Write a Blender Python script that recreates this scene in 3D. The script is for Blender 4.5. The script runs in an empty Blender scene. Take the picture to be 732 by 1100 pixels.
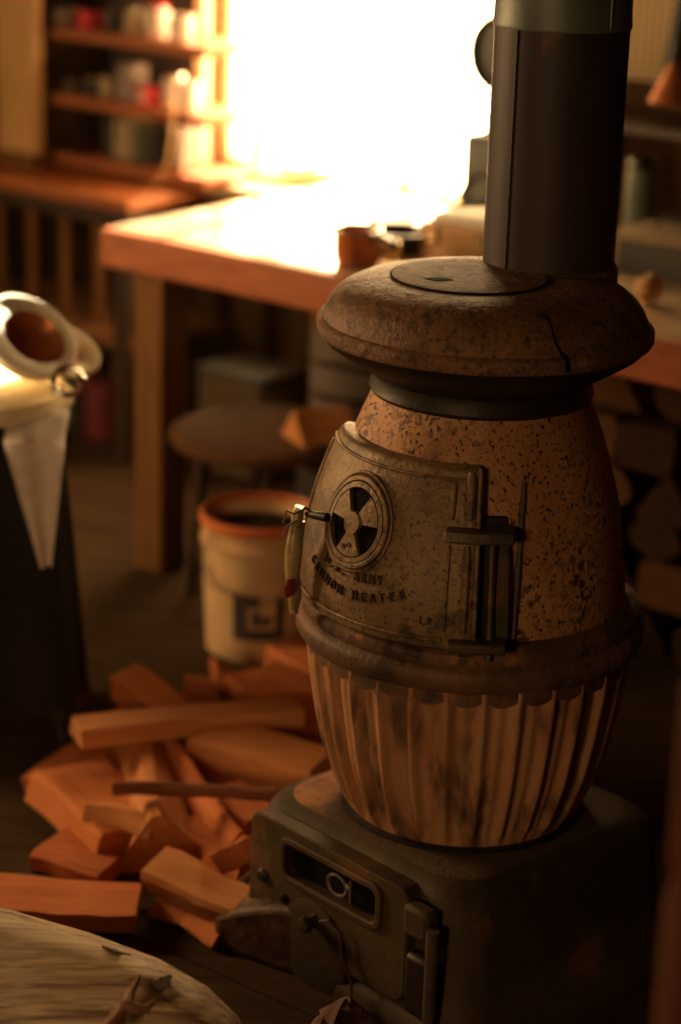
import bpy, bmesh, math, random
from mathutils import Vector, Matrix, Euler, noise
PI = math.pi
rad = math.radians
scn = bpy.context.scene
col = scn.collection

# ------------------------------------------------------------------ camera
CAM = Vector((0, 0, 1.8)); F = 2400.0
CM = Matrix.Rotation(rad(90 - 18.5), 3, 'X') @ Matrix.Rotation(rad(1.8), 3, 'Z')
cd = bpy.data.cameras.new('camera'); cam = bpy.data.objects.new('camera', cd); col.objects.link(cam)
cam.matrix_world = Matrix.Translation(CAM) @ CM.to_4x4()
cd.sensor_fit = 'VERTICAL'; cd.sensor_height = 36.0; cd.sensor_width = 24.0; cd.lens = 36.0 * F / 1100.0
cd.dof.use_dof = True; cd.dof.focus_distance = 3.18; cd.dof.aperture_fstop = 1.7
cd.clip_start = .05
scn.camera = cam

# ------------------------------------------------------------------ world, exposure
scn.view_settings.view_transform = 'Standard'; scn.view_settings.look = 'None'
scn.view_settings.exposure = 0.12; scn.view_settings.gamma = 1.0; scn.view_settings.use_curve_mapping = False
w = bpy.data.worlds.new('sky'); scn.world = w; w.use_nodes = True
bg = w.node_tree.nodes['Background']; bg.inputs[0].default_value = (1.0, .64, .31, 1); bg.inputs[1].default_value = 36.0

# room frame: u runs along the window wall, v into it
TC = Vector((-.559, 4.936, 0)); U = Vector((.787, -.616, 0)).normalized(); V = Vector((.616, .787, 0)).normalized()
P0 = TC + V * 1.0; RZ = math.atan2(U.y, U.x)
def W(u, v, z=0): return P0 + U * u + V * v + Vector((0, 0, z))

def area_light(name, loc, direction, sx, sy, power, color):
    l = bpy.data.lights.new(name, 'AREA'); l.shape = 'RECTANGLE'; l.size = sx; l.size_y = sy
    l.energy = power; l.color = color
    o = bpy.data.objects.new(name, l); col.objects.link(o)
    o.location = loc; o.rotation_euler = Vector(direction).to_track_quat('-Z', 'Y').to_euler()
    return o
# portals only steer sky sampling through the three window openings
for nm, lo_, di, sx, sy in (('window_sky_portal', W(-.2, .16, 1.3), -V, 1.1, 1.25), ('left_sky_portal', W(-1.86, -2.85, 1.5), U, 1.0, 1.0), ('rear_sky_portal', W(2.8, -7.16, 1.75), V, .9, .7)):
    pl = area_light(nm, lo_, di, sx, sy, 1, (1, 1, 1)); pl.data.cycles.is_portal = True
# low sun falling through the bright window onto the workbench
sl = bpy.data.lights.new('sun', 'SUN'); sl.energy = 55.0; sl.angle = rad(1.5); sl.color = (1.0, .86, .62)
so = bpy.data.objects.new('sun', sl); col.objects.link(so); so.rotation_euler = (U * .10 - V * 1.0 + Vector((0, 0, -.45))).to_track_quat('-Z', 'Y').to_euler()

# ------------------------------------------------------------------ helpers
def ray(px, py): return CM @ Vector(((px - 366) / F, (550 - py) / F, -1.0))
def at(px, py, z):
    d = ray(px, py); return CAM + d * ((z - CAM.z) / d.z)
def atY(px, py, Y):
    d = ray(px, py); return CAM + d * (Y / d.y)
def toW(p):
    q = Vector(p) - P0; return (q.dot(U), q.dot(V), p[2])
def at_v(px, py, v):          # point on the plane parallel to the window wall
    d = ray(px, py); n = V; t = ((P0 + V * v) - CAM).dot(n) / d.dot(n); return toW(CAM + d * t)

class MB:
    def __init__(s): s.v = []; s.f = []
    def add(s, vs, fs):
        n = len(s.v); s.v += [Vector(p) for p in vs]; s.f += [tuple(i + n for i in f) for f in fs]; return s
    def box(s, c, d, rz=0, m=None):
        hx, hy, hz = d[0] / 2, d[1] / 2, d[2] / 2
        R = m if m else Matrix.Rotation(rz, 3, 'Z')
        vs = [Vector(c) + R @ Vector((x * hx, y * hy, z * hz)) for z in (-1, 1) for x, y in ((-1, -1), (1, -1), (1, 1), (-1, 1))]
        return s.add(vs, [(3, 2, 1, 0), (4, 5, 6, 7), (0, 1, 5, 4), (1, 2, 6, 5), (2, 3, 7, 6), (3, 0, 4, 7)])
    def lathe(s, prof, n=48, c=(0, 0, 0), m=None, cap=True, rf=None):
        R = m if m else Matrix.Identity(3); C = Vector(c); vs = []; fs = []
        for k, (r, z) in enumerate(prof):
            for i in range(n):
                a = 2 * PI * i / n; rr = r if rf is None else rf(r, z, a)
                vs.append(C + R @ Vector((rr * math.sin(a), -rr * math.cos(a), z)))
        for k in range(len(prof) - 1):
            for i in range(n):
                j = (i + 1) % n; fs.append((k * n + i, k * n + j, (k + 1) * n + j, (k + 1) * n + i))
        if cap:
            fs.append(tuple(reversed(range(n)))); fs.append(tuple(range((len(prof) - 1) * n, len(prof) * n)))
        return s.add(vs, fs)
    def tube(s, pts, r, n=10, cap=True):
        pts = [Vector(p) for p in pts]; rs = r if isinstance(r, (list, tuple)) else [r] * len(pts)
        vs = []; fs = []; up = None
        for k, p in enumerate(pts):
            t = (pts[min(k + 1, len(pts) - 1)] - pts[max(k - 1, 0)]).normalized()
            if up is None: up = t.orthogonal().normalized()
            up = (up - t * up.dot(t)).normalized(); b = t.cross(up)
            for i in range(n):
                a = 2 * PI * i / n; vs.append(p + (up * math.cos(a) + b * math.sin(a)) * rs[k])
        for k in range(len(pts) - 1):
            for i in range(n):
                j = (i + 1) % n; fs.append((k * n + i, k * n + j, (k + 1) * n + j, (k + 1) * n + i))
        if cap: fs.append(tuple(reversed(range(n)))); fs.append(tuple(range((len(pts) - 1) * n, len(pts) * n)))
        return s.add(vs, fs)
    def torus(s, c, R, r, m=None, n=40, k=10, sx=1, sy=1):
        M3 = m if m else Matrix.Identity(3); vs = []; fs = []
        for i in range(n):
            a = 2 * PI * i / n
            for j in range(k):
                b = 2 * PI * j / k; q = R + r * math.cos(b)
                vs.append(Vector(c) + M3 @ Vector((q * math.cos(a) * sx, q * math.sin(a) * sy, r * math.sin(b))))
        for i in range(n):
            for j in range(k):
                fs.append((i * k + j, ((i + 1) % n) * k + j, ((i + 1) % n) * k + (j + 1) % k, i * k + (j + 1) % k))
        return s.add(vs, fs)
    def slab(s, fo, fi, nu, nv):      # closed shell from two grid functions of (i/nu, j/nv)
        vs = [fo(i / nu, j / nv) for j in range(nv + 1) for i in range(nu + 1)]
        vs += [fi(i / nu, j / nv) for j in range(nv + 1) for i in range(nu + 1)]
        N = (nu + 1) * (nv + 1); q = lambda i, j: j * (nu + 1) + i; fs = []
        for j in range(nv):
            for i in range(nu):
                fs.append((q(i, j), q(i + 1, j), q(i + 1, j + 1), q(i, j + 1)))
                fs.append((N + q(i, j + 1), N + q(i + 1, j + 1), N + q(i + 1, j), N + q(i, j)))
        for i in range(nu):
            fs.append((N + q(i, 0), N + q(i + 1, 0), q(i + 1, 0), q(i, 0)))
            fs.append((q(i, nv), q(i + 1, nv), N + q(i + 1, nv), N + q(i, nv)))
        for j in range(nv):
            fs.append((q(0, j), q(0, j + 1), N + q(0, j + 1), N + q(0, j)))
            fs.append((N + q(nu, j), N + q(nu, j + 1), q(nu, j + 1), q(nu, j)))
        return s.add(vs, fs)
    def prism(s, poly, h, mp):        # poly [(x,y)] extruded 0..h, mapped by mp(x,y,w)
        n = len(poly)
        vs = [mp(x, y, 0) for x, y in poly] + [mp(x, y, h) for x, y in poly]
        fs = [tuple(range(n, 2 * n)), tuple(reversed(range(n)))] + [(i, (i + 1) % n, n + (i + 1) % n, n + i) for i in range(n)]
        return s.add(vs, fs)
    def build(s, name, mat, parent=None, bevel=0, ang=35, seg=2, sub=0, loc=None):
        me = bpy.data.meshes.new(name); me.from_pydata([tuple(p) for p in s.v], [], s.f)
        bm = bmesh.new(); bm.from_mesh(me); bmesh.ops.recalc_face_normals(bm, faces=bm.faces); bm.to_mesh(me); bm.free()
        if loc is not None:
            me.transform(Matrix.Translation(-Vector(loc)))
        me.polygons.foreach_set('use_smooth', [True] * len(me.polygons)); me.set_sharp_from_angle(angle=rad(ang)); me.update()
        me.materials.append(mat)
        o = bpy.data.objects.new(name, me); col.objects.link(o)
        if loc is not None: o.location = loc
        if parent: o.parent = parent
        if bevel:
            b = o.modifiers.new('bevel', 'BEVEL'); b.width = bevel; b.segments = seg; b.limit_method = 'ANGLE'; b.angle_limit = rad(40)
            b.harden_normals = False
        if sub:
            b = o.modifiers.new('sub', 'SUBSURF'); b.levels = sub; b.render_levels = sub
        return o

def tag(o, label=None, cat=None, group=None, kind=None):
    if label: o['label'] = label
    if cat: o['category'] = cat
    if group: o['group'] = group
    if kind: o['kind'] = kind
    return o
def thing(name, loc, rz, label, cat, group=None):
    o = bpy.data.objects.new(name, None); o.empty_display_size = .05; col.objects.link(o)
    o.location = loc; o.rotation_euler = (0, 0, rz); return tag(o, label, cat, group)
def copy_tree(o, parent=None):
    c = o.copy(); col.objects.link(c)
    if parent: c.parent = parent
    for ch in list(o.children): copy_tree(ch, c)
    return c
def struct(o): o['kind'] = 'structure'; return o

# ------------------------------------------------------------------ materials
def mat(name, c1, c2=None, sc=6, rough=.6, metal=0., stretch=(1, 1, 1), bump=.0, bsc=40, det=6, spots=None, spot_sc=60, spot_lo=.55, spot_hi=.62, spot_det=3, fine=None, fine_sc=200, fine_lo=.6, fine_hi=.66,
        patch_sc=5, patch_lo=.35, patch_hi=.6, coat=0, c3=None, c3_sc=4, c3_lo=.5, c3_hi=.65, spec=.5, trans=0, lo=.35, hi=.65, bdist=.004):
    m = bpy.data.materials.new(name); m.use_nodes = True; nt = m.node_tree; N = nt.nodes; L = nt.links
    b = N['Principled BSDF']; b.inputs['Roughness'].default_value = rough; b.inputs['Metallic'].default_value = metal
    b.inputs['Specular IOR Level'].default_value = spec
    if coat: b.inputs['Coat Weight'].default_value = coat; b.inputs['Coat Roughness'].default_value = .25
    tc = N.new('ShaderNodeTexCoord'); mp = N.new('ShaderNodeMapping'); mp.inputs['Scale'].default_value = stretch
    L.new(tc.outputs['Object'], mp.inputs['Vector'])
    def nz(scale, detail=6, r=.6):
        n = N.new('ShaderNodeTexNoise'); n.inputs['Scale'].default_value = scale; n.inputs['Detail'].default_value = detail; n.inputs['Roughness'].default_value = r
        L.new(mp.outputs[0], n.inputs['Vector']); return n.outputs['Fac']
    def rng(sock, lo, hi):
        r = N.new('ShaderNodeMapRange'); r.interpolation_type = 'SMOOTHSTEP'; r.inputs['From Min'].default_value = lo; r.inputs['From Max'].default_value = hi
        L.new(sock, r.inputs['Value']); return r.outputs['Result']
    def mixc(f, a, bc):
        x = N.new('ShaderNodeMix'); x.data_type = 'RGBA'; L.new(f, x.inputs['Factor'])
        for s, vv in ((x.inputs['A'], a), (x.inputs['B'], bc)):
            if isinstance(vv, tuple): s.default_value = (*vv, 1)
            else: L.new(vv, s)
        return x.outputs['Result']
    cur = c1
    if c2: cur = mixc(rng(nz(sc, det), lo, hi), c1, c2)
    if c3: cur = mixc(rng(nz(c3_sc, 5), c3_lo, c3_hi), cur, c3)
    if spots:
        f1 = rng(nz(spot_sc, spot_det, .55), spot_lo, spot_hi); f2 = rng(nz(patch_sc, 4), patch_lo, patch_hi)
        mu = N.new('ShaderNodeMath'); mu.operation = 'MULTIPLY'; L.new(f1, mu.inputs[0]); L.new(f2, mu.inputs[1])
        cur = mixc(mu.outputs[0], cur, spots)
    if fine: cur = mixc(rng(nz(fine_sc, 2, .5), fine_lo, fine_hi), cur, fine)
    if isinstance(cur, tuple): b.inputs['Base Color'].default_value = (*cur, 1)
    else: L.new(cur, b.inputs['Base Color'])
    if bump:
        bp = N.new('ShaderNodeBump'); bp.inputs['Strength'].default_value = bump; bp.inputs['Distance'].default_value = bdist
        L.new(nz(bsc, 5), bp.inputs['Height']); L.new(bp.outputs[0], b.inputs['Normal'])
    return m

def rusty(name, base, light, pit, pit_amount, rough=.62, pit_sc=70, patch=7):
    """cast iron with heat-bleached rust and dark pits"""
    m = mat(name, base, light, sc=5, rough=rough, metal=.15, bump=.5, bsc=90, spots=pit, spot_sc=pit_sc, spot_lo=.60 - pit_amount, spot_hi=.68 - pit_amount, spot_det=6, patch_sc=patch, patch_lo=.42, patch_hi=.60, lo=.3, hi=.7,
            c3=(.20, .075, .03), c3_sc=9, c3_lo=.52, c3_hi=.72, fine=pit, fine_sc=165, fine_lo=.57, fine_hi=.66)
    return m
M = {}
M['belly'] = rusty('belly_rust', (.40, .165, .06), (.56, .29, .13), (.05, .018, .009), .10, pit_sc=70, patch=5)
M['pot'] = mat('fire_pot_iron', (.42, .17, .068), (.54, .28, .14), sc=9, rough=.65, metal=.1, stretch=(1, 1, .3), bump=.6, bsc=60, c3=(.18, .075, .035), c3_sc=22, c3_lo=.5, c3_hi=.68,
               spots=(.10, .05, .028), spot_sc=12, spot_lo=.50, spot_hi=.68, patch_sc=6, patch_lo=.3, patch_hi=.6)
M['lid'] = mat('lid_rust', (.135, .062, .030), (.23, .11, .052), sc=7, rough=.62, metal=.15, bump=1, bsc=70, c3=(.26, .12, .045), c3_sc=13, c3_lo=.60, c3_hi=.75,
               spots=(.05, .025, .015), spot_sc=30, spot_lo=.53, spot_hi=.68, spot_det=7, fine=(.075, .036, .02), fine_sc=120, fine_lo=.50, fine_hi=.72)
M['cover'] = mat('cover_plate_iron', (.13, .065, .038), (.21, .11, .065), sc=18, rough=.7, metal=.1, bump=.7, bsc=80, spec=.25, spots=(.05, .03, .02), spot_sc=35)
M['collar'] = mat('dark_collar_iron', (.020, .013, .009), (.036, .022, .013), rough=.5, metal=.5, bump=.3, bsc=60)
M['door'] = mat('door_iron', (.17, .098, .043), (.27, .165, .078), sc=9, rough=.52, metal=.3, bump=.5, bsc=110, c3=(.25, .11, .045), c3_sc=6, c3_lo=.58, c3_hi=.72,
                spots=(.06, .036, .018), spot_sc=25, spot_lo=.50, spot_hi=.66, spot_det=6, fine=(.09, .05, .025), fine_sc=160, fine_lo=.56, fine_hi=.66)
M['letter'] = mat('letter_iron', (.045, .026, .013), (.07, .042, .02), sc=30, rough=.4, metal=.5)
M['hinge'] = mat('hinge_iron', (.06, .042, .026), (.12, .08, .045), sc=14, rough=.5, metal=.4, bump=.4, bsc=90, c3=(.22, .09, .035), c3_sc=9, c3_lo=.6, c3_hi=.72)
M['gap_shade'] = mat('gap_shade', (.006, .005, .004), rough=.9, spec=.1)  # near-black colour standing in for the shade inside holes and gaps
M['band'] = mat('band_iron', (.11, .055, .03), (.20, .095, .045), sc=9, rough=.6, metal=.25, bump=.7, bsc=55, c3=(.36, .15, .06), c3_sc=18, c3_lo=.6, c3_hi=.72,
                spots=(.045, .025, .015), spot_sc=22, spot_lo=.5, spot_hi=.6)
M['base'] = mat('base_iron', (.042, .026, .010), (.072, .043, .017), sc=6, rough=.65, metal=.1, spec=.3, bump=.45, bsc=50, c3=(.16, .07, .03), c3_sc=7, c3_lo=.58, c3_hi=.72)
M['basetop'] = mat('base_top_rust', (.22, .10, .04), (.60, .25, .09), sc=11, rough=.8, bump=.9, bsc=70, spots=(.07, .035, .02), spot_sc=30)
M['pipe'] = mat('blued_pipe', (.030, .018, .017), (.052, .029, .024), sc=3, rough=.55, metal=.35, stretch=(1, 1, .4), bump=.1, bsc=20, c3=(.12, .035, .03), c3_sc=14, c3_lo=.63, c3_hi=.7)
M['galv'] = mat('galvanised_pipe', (.09, .10, .085), (.14, .15, .125), sc=9, rough=.5, metal=.5, bump=.1)
M['seam'] = mat('seam_steel', (.02, .014, .014), rough=.5, metal=.4)
M['brass'] = mat('worn_brass', (.50, .34, .17), (.68, .52, .30), sc=25, rough=.34, metal=.55, bump=.2, bsc=60, spots=(.15, .08, .03), spot_sc=40)
M['glassred'] = mat('red_glass', (.20, .02, .012), rough=.12, coat=.8)
M['wire'] = mat('steel_wire', (.35, .32, .28), rough=.3, metal=.9)
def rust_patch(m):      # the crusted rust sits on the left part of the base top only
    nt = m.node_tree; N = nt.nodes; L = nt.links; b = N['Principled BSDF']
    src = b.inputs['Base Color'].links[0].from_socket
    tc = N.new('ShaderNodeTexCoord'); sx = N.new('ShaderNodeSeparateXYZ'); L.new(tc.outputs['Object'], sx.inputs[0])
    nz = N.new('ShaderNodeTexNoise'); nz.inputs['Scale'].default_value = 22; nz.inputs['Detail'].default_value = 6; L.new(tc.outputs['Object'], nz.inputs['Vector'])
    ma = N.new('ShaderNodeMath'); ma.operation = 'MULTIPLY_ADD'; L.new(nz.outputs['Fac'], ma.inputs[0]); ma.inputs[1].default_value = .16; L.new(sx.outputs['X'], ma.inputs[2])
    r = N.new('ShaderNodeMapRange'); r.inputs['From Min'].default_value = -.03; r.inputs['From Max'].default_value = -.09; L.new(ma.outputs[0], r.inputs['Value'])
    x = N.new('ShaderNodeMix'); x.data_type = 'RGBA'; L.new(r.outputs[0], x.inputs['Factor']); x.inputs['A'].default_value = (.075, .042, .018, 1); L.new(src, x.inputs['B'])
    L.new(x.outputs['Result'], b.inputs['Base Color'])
def wood(name, a, b, rough=.5, coat=0, stretch=(2.5, 14, 14), bump=.25, spec=.5):
    return mat(name, a, b, sc=3.2, rough=rough, stretch=stretch, bump=bump, bsc=14, coat=coat, lo=.3, hi=.7, spec=spec)
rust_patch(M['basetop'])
M['table'] = wood('varnished_table_wood', (.34, .085, .024), (.48, .14, .042), rough=.5)
M['tabletop'] = wood('polished_table_boards', (.60, .42, .24), (.72, .54, .34), rough=.13, coat=1, bump=.03)
M['legwood'] = wood('table_leg_wood', (.17, .075, .024), (.25, .115, .04), stretch=(14, 14, 2.5), rough=.75, spec=.15)
M['shelf'] = wood('red_shelf_wood', (.34, .095, .024), (.46, .15, .045))
M['panel'] = wood('pale_post_wood', (.62, .36, .15), (.74, .46, .21), stretch=(10, 10, 2))
M['stoolwood'] = wood('worn_stool_wood', (.10, .045, .018), (.15, .07, .028), rough=.8, spec=.1)
M['darkwood'] = wood('dark_wood', (.035, .017, .008), (.06, .03, .013))
M['wallwood'] = wood('wall_boards', (.045, .023, .010), (.075, .038, .017), stretch=(8, 8, 1.2), rough=.85, spec=.1)
M['floor'] = wood('floor_boards', (.042, .023, .010), (.07, .04, .018), rough=.85, spec=.08, stretch=(1.2, 9, 9))
M['cedar'] = [wood('split_wood_%s' % n, a, b, rough=.75, stretch=(2, 22, 22), bump=.6, spec=.2) for n, a, b in
              (('orange', (.60, .175, .05), (.70, .24, .08)), ('tan', (.58, .22, .075), (.68, .30, .115)), ('red', (.52, .14, .045), (.66, .22, .08)))]
M['birch'] = wood('pale_shelf_wood', (.5, .28, .12), (.62, .38, .18))
M['stick'] = wood('dark_red_stick', (.16, .05, .02), (.24, .08, .035), rough=.7, spec=.2)
M['chair'] = wood('red_chair_wood', (.08, .018, .008), (.12, .03, .012), rough=.4, coat=.3, stretch=(9, 9, 2))
M['plaster'] = mat('cream_plaster', (.42, .30, .16), (.5, .37, .21), sc=3, rough=.8, bump=.1)
M['winframe'] = mat('cream_window_paint', (.75, .60, .36), (.82, .68, .44), sc=8, rough=.6)
M['curtain'] = None
def flat(name, c, rough=.6, metal=0, coat=0): return mat(name, c, tuple(min(1, x * 1.25) for x in c), sc=12, rough=rough, metal=metal, coat=coat, bump=.08)
def curtain_mat():
    m = bpy.data.materials.new('sheer_curtain'); m.use_nodes = True; nt = m.node_tree; nt.nodes.clear()
    o = nt.nodes.new('ShaderNodeOutputMaterial'); t = nt.nodes.new('ShaderNodeBsdfTranslucent'); d = nt.nodes.new('ShaderNodeBsdfDiffuse')
    x = nt.nodes.new('ShaderNodeMixShader'); t.inputs[0].default_value = (.85, .78, .60, 1); d.inputs[0].default_value = (.85, .80, .66, 1)
    x.inputs[0].default_value = .35; nt.links.new(t.outputs[0], x.inputs[1]); nt.links.new(d.outputs[0], x.inputs[2]); nt.links.new(x.outputs[0], o.inputs[0]); return m
M['curtain'] = curtain_mat()
def glass_mat():
    m = bpy.data.materials.new('window_glass'); m.use_nodes = True; nt = m.node_tree; nt.nodes.clear()
    o = nt.nodes.new('ShaderNodeOutputMaterial'); t = nt.nodes.new('ShaderNodeBsdfTransparent'); g = nt.nodes.new('ShaderNodeBsdfGlossy')
    g.inputs['Roughness'].default_value = .02; t.inputs[0].default_value = (.97, .97, .95, 1)
    x = nt.nodes.new('ShaderNodeMixShader'); x.inputs[0].default_value = .06
    nt.links.new(t.outputs[0], x.inputs[1]); nt.links.new(g.outputs[0], x.inputs[2]); nt.links.new(x.outputs[0], o.inputs[0]); return m
M['glass'] = glass_mat()

# ------------------------------------------------------------------ room shell
Rw = Matrix.Rotation(RZ, 3, 'Z')
def wbox(mb, u0, u1, v0, v1, z0, z1):
    return mb.box(W((u0 + u1) / 2, (v0 + v1) / 2, (z0 + z1) / 2), (abs(u1 - u0), abs(v1 - v0), abs(z1 - z0)), RZ)
UL, UR, VB, VF, HC = -1.7, 5.2, -7.0, 0.0, 2.5
m = MB()
n = 46
for i in range(n):
    vA = VB + (VF + .1 - VB) * i / n; vB = VB + (VF + .1 - VB) * (i + 1) / n - .004
    wbox(m, UL - .1, UR + .1, vA, vB, -.04, 0)
wbox(m, UL - .1, UR + .1, VB, VF + .1, -.08, -.035)
struct(m.build('floor', M['floor']))
m = MB(); wbox(m, UL - .1, UR + .1, VB - .1, VF + .12, HC, HC + .08); struct(m.build('ceiling', M['wallwood']))
a = at_v(224, 205, 0); bq = at_v(531, 215, 0)
WU0, WU1 = a[0], bq[0]; WZ0 = .735; WZ1 = 1.9
m = MB()
wbox(m, UL - .1, WU0, 0, .12, 0, HC); wbox(m, WU1, UR + .1, 0, .12, 0, HC)
wbox(m, WU0, WU1, 0, .12, 0, WZ0); wbox(m, WU0, WU1, 0, .12, WZ1, HC)
struct(m.build('wall_back', M['wallwood']))
LV0, LV1, LZ0, LZ1 = -3.35, -2.35, 1.0, 2.0
m = MB()
wbox(m, UL - .1, UL, VB, LV0, 0, HC); wbox(m, UL - .1, UL, LV1, 0, 0, HC); wbox(m, UL - .1, UL, LV0, LV1, 0, LZ0); wbox(m, UL - .1, UL, LV0, LV1, LZ1, HC)
struct(m.build('wall_left', M['wallwood']))
m = MB(); wbox(m, UR, UR + .1, VB, 0, 0, HC); struct(m.build('wall_right', M['wallwood']))
m = MB()
wbox(m, UL, 2.35, VB - .1, VB, 0, HC); wbox(m, 3.25, UR, VB - .1, VB, 0, HC); wbox(m, 2.35, 3.25, VB - .1, VB, 0, 1.4); wbox(m, 2.35, 3.25, VB - .1, VB, 2.1, HC)
struct(m.build('wall_front', M['wallwood']))
# windows
def window(name, mk, u0, u1, z0, z1, mull):
    o = bpy.data.objects.new(name, None); col.objects.link(o); struct(o); o.location = mk(u0, 0, z0)[0]
    inv = Matrix.Translation(-o.location)
    fr = MB(); t = .045
    for (p0, p1, q0, q1) in ((u0, u1, z0, z0 + t), (u0, u1, z1 - t, z1), (u0, u0 + t, z0, z1), (u1 - t, u1, z0, z1)):
        c, d, rz = mk((p0 + p1) / 2, .06, (q0 + q1) / 2); fr.box(c, (p1 - p0, .05, q1 - q0), rz)
    for k in range(1, mull):
        uu = u0 + (u1 - u0) * k / mull; c, d, rz = mk(uu, .06, (z0 + z1) / 2); fr.box(c, (.022, .035, z1 - z0), rz)
    fr.v = [inv @ p for p in fr.v]; fr.build('window_frame', M['winframe'], o, bevel=.004)
    g = MB(); c, d, rz = mk((u0 + u1) / 2, .066, (z0 + z1) / 2); g.box(c, (u1 - u0 - .08, .004, z1 - z0 - .08), rz)
    g.v = [inv @ p for p in g.v]; g.build('pane', M['glass'], o)
    return o
window('window_1', lambda u, v, z: (W(u, v, z), 0, RZ), WU0, WU1, WZ0, WZ1, 3)
window('window_2', lambda u, v, z: (W(UL - v, u, z), 0, RZ + PI / 2), LV0, LV1, LZ0, LZ1, 2)
window('window_3', lambda u, v, z: (W(u, VB - v, z), 0, RZ), 2.35, 3.25, 1.4, 2.1, 2)
m = MB(); wbox(m, WU0 - .12, WU1 + .06, -.10, 0.0, WZ0 - .045, WZ0 - .005)
sill = m.build('trim_1', M['winframe'], bevel=.006); struct(sill)
m = MB(); wbox(m, WU1 - .005, WU1 + .06, -.03, 0, WZ0, WZ1 + .06); wbox(m, WU0 - .03, WU0 + .005, -.03, 0, WZ0, WZ1 + .06); wbox(m, WU0 - .03, WU1 + .06, -.03, 0, WZ1, WZ1 + .07)
struct(m.build('trim_2', M['winframe'], bevel=.004))
# sheer curtain
def curtain(u0, u1, label):
    def f(off):
        def g(s, t):
            uu = u0 + (u1 - u0) * s + .012 * math.sin(t * 3 + s * 9) * (1 - t)
            return W(uu, -.055 + .018 * math.sin(s * PI * 9 + .5 * math.sin(t * 4)) + off, WZ0 + .03 + (WZ1 - WZ0 + .04) * t)
        return g
    m = MB().slab(f(-.0008), f(.0008), 60, 14); o = m.build('sheer_curtain', M['curtain'], ang=80)
    return tag(o, label, 'curtain')
CUA = WU0; curtain(CUA + .185, CUA + .30, 'sheer cream curtain gathered at the left side of the bright window')

# ------------------------------------------------------------------ workbench table under the window
TD = .84; TL = 2.15; TH = .80; TT = .085
tb = thing('workbench', W(0, -1.0, 0), RZ, 'heavy orange-brown wooden workbench with a thick edge, standing below the bright window', 'workbench')
MB().box((TL / 2, .018, TH - TT / 2), (TL, .036, TT)).build('front_board', M['table'], tb, bevel=.006)
m = MB()
for k in range(5):
    y0 = .0375 + (TD - .0375) * k / 5; m.box((TL / 2 - .0, y0 + (TD - .0375) / 10, TH - TT / 2), (TL, (TD - .0375) / 5 - .0015, TT))
m.build('tabletop', M['tabletop'], tb, bevel=.003)
for (x, y) in ((.11, .085), (TL - .12, .085), (.11, TD - .12), (TL - .12, TD - .12)):
    MB().box((x, y, (TH - TT) / 2), (.085, .085, TH - TT)).build('leg', M['legwood'], tb, bevel=.005)
MB().box((TL / 2, TD - .03, .67), (TL - .3, .03, .08)).build('apron', M['darkwood'], tb, bevel=.003)

# ------------------------------------------------------------------ left counter with slatted front, shelf unit above it
ca = toW(at(0, 192, .72)); cb = toW(at(206, 224, .72))
CV = (ca[1] + cb[1]) / 2
CU0, CU1 = UL + .02, WU0 + .08
ct = thing('slatted_counter', W(CU0, CV, 0), RZ, 'low brown counter with upright slats below, left of the workbench against the wall', 'counter')
cw = CU1 - CU0; cdp = -CV - .01
MB().box((cw / 2, cdp / 2, .70), (cw, cdp, .035)).build('countertop', M['shelf'], ct, bevel=.006)
MB().box((cw / 2, .06, .655), (cw, .03, .05)).build('rail', M['darkwood'], ct, bevel=.003)
MB().box((cw / 2, cdp / 2, .33), (cw, cdp - .02, .035)).build('lower_shelf', M['legwood'], ct, bevel=.004)
ns = 9
for k in range(ns + 1):
    MB().box((.03 + (cw - .06) * k / ns, .055, .49), (.022, .02, .285)).build('slat', M['legwood'], ct, bevel=.003)
for x in (.03, cw - .03):
    for y in (.03, cdp - .03): MB().box((x, y, .34), (.05, .05, .68)).build('leg', M['darkwood'], ct, bevel=.004)

SU0 = at_v(50, 100, -.2)[0]; SU1 = at_v(222, 100, -.2)[0]
sd = .19
sh = thing('shelf_unit', W(SU0, -sd - .01, .7175), RZ, 'reddish wooden shelf unit with loaded boards, left of the bright window', 'shelf')
sw = SU1 - SU0
bw = WU0 - .03 - SU0; MB().box((bw / 2, sd - .008, .62), (bw, .012, 1.2)).build('back_panel', M['darkwood'], sh)
z_mid = at_v(130, 118, -.2)[2] - .7175; z_top = at_v(130, 45, -.2)[2] - .7175
ZS = [.028, z_mid, z_top, z_top + (z_top - z_mid)]
for z in ZS:
    MB().box((sw / 2, sd / 2, z), (sw - .02, sd - .012, .028)).build('shelf_board', M['shelf'], sh, bevel=.003)
po = thing('wooden_post', W(SU0 - .115, -sd - .05, .7175), RZ, 'pale upright board at the far left end of the shelf unit, on the counter', 'post')
MB().box((.05, 0, .75), (.16, .03, 1.5)).build('board', M['panel'], po, bevel=.004)
MB().box((.05, .0, .02), (.17, .06, .04)).build('foot_block', M['legwood'], po, bevel=.003)

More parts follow.
